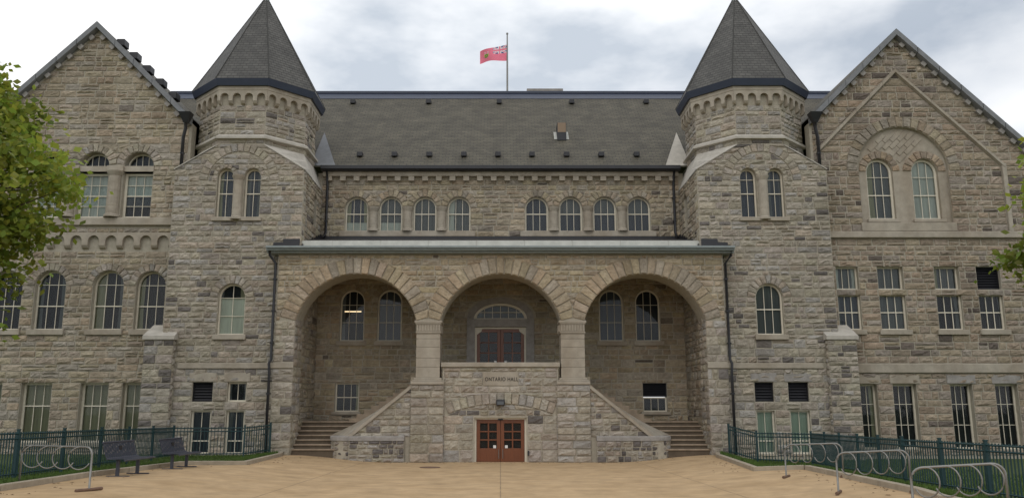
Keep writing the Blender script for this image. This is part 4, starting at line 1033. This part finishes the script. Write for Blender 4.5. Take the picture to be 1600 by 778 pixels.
for j in range(nv):
    for i in range(nu): k = j * (nu + 1) + i; fb_.f.append((k, k + 1, k + nu + 2, k + nu + 1)); fb_.c.append(flag_col((i + .5) / nu, (j + .5) / nv)); fb_.uv.append(None)
fo_ = fb_.build('flag', mat('flag_cloth', (.6, .1, .12), .8, attr=True, noise=.06), fpole, smooth=True)

# ---------------------------------------------------------------- fences
def fence(pts, label, sx):
    t = thing('iron_fence', label, 'fence', (pts[0][0], pts[0][1], gz(*pts[0])), None)
    pk = MB(); pk.box(-.011, .011, -.011, .011, .08, 1.1); pkm = None
    pm = MB(); pm.box(-.03, .03, -.03, .03, -.2, 1.14); pm.box(-.038, .038, -.038, .038, 1.14, 1.165); postm = None
    for (x0, y0), (x1, y1) in zip(pts, pts[1:]):
        ln = math.hypot(x1 - x0, y1 - y0); nb = max(1, round(ln / 2.0)); ang = math.atan2(y1 - y0, x1 - x0)
        for b_ in range(nb):
            xa, ya = x0 + (x1 - x0) * b_ / nb, y0 + (y1 - y0) * b_ / nb; xb, yb = x0 + (x1 - x0) * (b_ + 1) / nb, y0 + (y1 - y0) * (b_ + 1) / nb
            za, zb = lz(xa, ya, sx), lz(xb, yb, sx)
            if postm is None: o = pm.build('post', M['green_iron'], t); postm = o.data; o.location = (xa, ya, za); o.rotation_euler.z = ang
            else: share('post', postm, (xa, ya, za), t, ang)
            for h in (.14, .94, 1.06):
                r = MB(); r.tube([(xa, ya, za + h), (xb, yb, zb + h)], .02, 4); r.build('rail', M['green_iron'], t)
            n = int(math.hypot(xb - xa, yb - ya) / .115)
            for k in range(1, n):
                f_ = k / n; loc = (xa + (xb - xa) * f_, ya + (yb - ya) * f_, za + (zb - za) * f_)
                if pkm is None: o = pk.build('picket', M['green_iron'], t); pkm = o.data; o.location = loc; o.rotation_euler.z = ang
                else: share('picket', pkm, loc, t, ang)
    x, y = pts[-1]; share('post', postm, (x, y, lz(x, y, sx)), t, 0)
fence([(-8.85, 32.5), (-9.5, 31.4), (-11.9, 30.8), (-11.7, 24.8), (-11.4, 20.0), (-11.2, 14.0)], 'dark green iron picket fence on the lawn behind the two benches', -1)
fence([(8.75, 32.4), (9.35, 30.9), (10.75, 29.3), (10.4, 26.0), (9.95, 21.0), (9.9, 17.3), (9.8, 12.0)], 'dark green iron picket fence on the lawn behind three hooped bike racks', 1)

# ---------------------------------------------------------------- bike racks
def rack(p0, p1, label, hoops=4, H=.84, hs_=-1):
    x0, y0 = p0; x1, y1 = p1; ln = math.hypot(x1 - x0, y1 - y0); ux, uy = (x1 - x0) / ln, (y1 - y0) / ln
    z0, z1 = gz(x0, y0), gz(x1, y1)
    t = thing('bike_rack', label, 'bike rack', (x0, y0, z0), 'hooped steel bike racks')
    pt = lambda a, h, o=0: (x0 + ux * a - uy * o, y0 + uy * a + ux * o, z0 + (z1 - z0) * a / ln + h)
    r = .17; path = [pt(0, .03), pt(0, H - r)] + [pt(r - r * math.cos(k * PI / 12), H - r + r * math.sin(k * PI / 12)) for k in range(1, 7)] + [pt(ln - r + r * math.sin(k * PI / 12), H - r + r * math.cos(k * PI / 12)) for k in range(0, 6)] + [pt(ln, H - r), pt(ln, .03)]
    q = MB(); q.tube(path, .02, 10); q.build('frame', M['steel'], t, smooth=True)
    for a in (0, ln):
        q = MB(); q.tube([pt(a, .03, -.3), pt(a, .03, .3)], .032, 8); q.build('foot', M['rust'], t)
    for k in range(hoops):
        a = ln * (k + .75) / (hoops + .5); hp = []
        for j in range(21):
            th = PI / 2 - PI * 1.35 * j / 20; w_ = .21 * math.cos(th); hp.append(pt(a + w_ * .8, H - .22 + .22 * math.sin(th), w_ * .6 * hs_))
        q = MB(); q.tube(hp, .012, 8); q.build('hoop', M['steel'], t, smooth=True)
rack((-8.1, 16.85), (-10.0, 17.75), 'galvanised hooped bike rack on the plaza near the two benches', hs_=1)
rack((7.2, 21.5), (8.35, 20.75), 'hooped bike rack standing furthest along the kerb, closest to the porch', H=.8)
rack((6.83, 17.3), (8.0, 16.65), 'middle one of three hooped bike racks beside the kerb', H=.8)
rack((6.25, 13.0), (7.4, 12.5), 'hooped bike rack beside the kerb, the one furthest from the porch', H=.8)

# ---------------------------------------------------------------- benches (face the plaza)
def bench(x, y, rz, label):
    t = thing('metal_bench', label, 'bench', (x, y, gz(x, y)), 'metal benches along the kerb')
    WORLD[t.name] = Vector((0, 0, 0)); t.rotation_euler.z = rz
    prof = [(.30, .40), (.27, .435), (.15, .43), (0, .42), (-.12, .425), (-.18, .46), (-.22, .56), (-.26, .70), (-.30, .82)]  # across (front +), height
    W_ = 1.5
    for k in range(15):                               # perforated straps as slats
        a0 = -W_ / 2 + W_ * k / 15; a1 = a0 + W_ / 15 - .025; q = MB()
        for (u0, v0), (u1, v1) in zip(prof, prof[1:]):
            q.poly([(u0, a0, v0), (u0, a1, v0), (u1, a1, v1), (u1, a0, v1)]); q.poly([(u0, a0, v0 - .012), (u0, a1, v0 - .012), (u1 - .008, a1, v1 - .012), (u1 - .008, a0, v1 - .012)])
        q.build('slat', M['bench'], t)
    for u, v in ((.30, .40), (-.30, .82), (-.15, .43)):
        q = MB(); q.tube([(u, -W_ / 2, v), (u, W_ / 2, v)], .02, 8); q.build('rail', M['bench'], t)
    for a in (-W_ * .32, W_ * .32):
        q = MB(); q.box(-.05, .03, a - .03, a + .03, 0, .42); q.box(-.28, .3, a - .035, a + .035, 0, .025); q.build('leg', M['bench'], t, .006)
    q = MB(); q.box(-.27, -.235, -.07, .07, .62, .72); q.build('plaque', M['black_metal'], t)
bench(-9.35, 21.4, -.08, 'grey blue slatted metal bench beside the hooped bike rack')
bench(-9.2, 24.4, -.05, 'grey blue slatted metal bench standing closer to the porch steps')

# ---------------------------------------------------------------- manhole
mh = MB(); mh.tube([(-2.45, 29.6, gz(-2.4, 29.6) + .004), (-2.45, 29.6, gz(-2.4, 29.6) + .016)], .36, 24)
tag(mh.build('manhole_cover', M['rust']), 'round rusty drain cover set in the tan plaza', 'manhole')

# ---------------------------------------------------------------- grass blades
gm = MB(); rg = random.Random(3)
for K, sx, n in ((KL, -1, 26000), (KR, 1, 26000)):
    for _ in range(n):
        y = 12 + 21 * rg.random() ** 1.2; xk = kerb_x(K, y) + sx * .2; x = xk + sx * rg.random() ** 1.6 * 7
        z = lz(x, y, sx) - .005; h = rg.uniform(.04, .11); a = rg.random() * 6.28; dx, dy = math.cos(a) * .012, math.sin(a) * .012
        lx, ly = rg.uniform(-.03, .03), rg.uniform(-.03, .03)
        i = len(gm.v); gm.v += [(x - dx, y - dy, z), (x + dx, y + dy, z), (x + lx, y + ly, z + h)]; gm.f.append((i, i + 1, i + 2))
gm.c = [None] * len(gm.f); gm.uv = gm.c
g = gm.build('grass', M['blade']); g['kind'] = 'stuff'; g['label'] = 'short green grass on the lawns behind the kerbs'

# ---------------------------------------------------------------- trees
def leaf_mat():
    m = bpy.data.materials.new('leaf'); m.use_nodes = True; t = m.node_tree; b = t.nodes['Principled BSDF']; n = t.nodes.new; l = t.links.new
    a = n('ShaderNodeAttribute'); a.attribute_name = 'col'; l(a.outputs['Color'], b.inputs['Base Color']); b.inputs['Roughness'].default_value = .55
    tr = n('ShaderNodeBsdfTranslucent'); mx = n('ShaderNodeMixShader'); mx.inputs[0].default_value = .5; l(a.outputs['Color'], tr.inputs[0])
    l(b.outputs[0], mx.inputs[1]); l(tr.outputs[0], mx.inputs[2]); l(mx.outputs[0], t.nodes['Material Output'].inputs[0]); return m
M['leaf'] = leaf_mat()
def tree(x, y, h, cr_, cz, rz_, nclump, seed, label, name='maple_tree', per=95):
    rt = random.Random(seed); z0 = gz(x, y); t = thing(name, label, 'tree', (x, y, z0))
    tips = []; tb = MB()
    tb.tube([(x, y, z0 - .2), (x + .03, y, z0 + .5), (x - .05, y + .05, z0 + 2), (x + .05, y, cz), (x, y, cz + rz_ * .6)], [.26, .2, .17, .11, .03], 10); tb.build('trunk', M['bark'], t, smooth=True)
    lv = MB(); cl = []
    for _ in range(nclump):
        while True:
            p = Vector((rt.uniform(-1, 1), rt.uniform(-1, 1), rt.uniform(-1, 1)))
            if .35 < p.length < 1: break
        k = 1 + .18 * math.sin(3 * p.x + 5 * p.z + seed) + .12 * math.sin(9 * p.y + 4 * p.z)
        cl.append(Vector((x + p.x * cr_ * k, y + p.y * cr_ * k, cz + p.z * rz_ * k)))
    br = MB()
    for c in cl[::3]:
        st = Vector((x, y, max(z0 + 1.6, c.z - 1.2 - rt.random()))); md = (st + c) / 2 + Vector((0, 0, .25)); br.tube([st, md, c], [.05, .03, .008], 5, False)
    br.build('limb', M['bark'], t)
    for c in cl:
        sz = rt.uniform(.35, .75); tone = rt.uniform(.55, 1.25)
        for _ in range(per):
            d = Vector((rt.gauss(0, 1), rt.gauss(0, 1), rt.gauss(0, .6))) * sz * .55; p = c + d
            s_ = rt.uniform(.05, .13); a = Vector((rt.gauss(0, 1), rt.gauss(0, 1), rt.gauss(-.3, .5))).normalized(); b_ = a.cross(Vector((rt.gauss(0, 1), rt.gauss(0, 1), rt.gauss(0, 1)))).normalized()
            k = tone * rt.uniform(.8, 1.2); col = (.25 * k * rt.uniform(.85, 1.25), .32 * k, .045 * k)
            i = len(lv.v); lv.v += [tuple(p), tuple(p + a * s_ + b_ * s_ * .75), tuple(p + a * s_ * 2.1), tuple(p + a * s_ - b_ * s_ * .75)]; lv.f.append((i, i + 1, i + 2, i + 3)); lv.c.append(col); lv.uv.append(None)
    lv.build('crown', M['leaf'], t)
tree(-15.15, 20.5, 9, 3.1, 7.5, 4.4, 480, 11, 'leafy green maple on the lawn before the gable with three arched upper windows')
tree(16.2, 19.5, 9, 2.9, 6.5, 3.0, 260, 5, 'leafy green tree in front of the gable with the great arch', per=80)

# ---------------------------------------------------------------- dry leaves and grit blown against the steps and kerbs
lm2 = MB(); rl = random.Random(21)
for _ in range(260):
    sx = rl.choice((-1, 1)); K = KL if sx < 0 else KR; y = rl.uniform(13, 32)
    x = kerb_x(K, y) - sx * abs(rl.gauss(0, .5)) - sx * .05
    if rl.random() < .35: x, y = rl.uniform(-7, 7), 32.9 - abs(rl.gauss(0, .5))
    z = gz(x, y) + .006; a = rl.random() * 6.28; r = rl.uniform(.015, .05); c_, s_ = math.cos(a) * r, math.sin(a) * r
    lm2.poly([(x + c_, y + s_, z), (x - s_ * .5, y + c_ * .5, z + .008), (x - c_, y - s_, z), (x + s_ * .5, y - c_ * .5, z + .012)])
o = lm2.build('leaf_litter', mat('dry_leaf', (.12, .075, .035), .9, noise=.3, nscale=20)); o['kind'] = 'stuff'; o['label'] = 'scattered dry leaves and grit along the kerbs and steps'
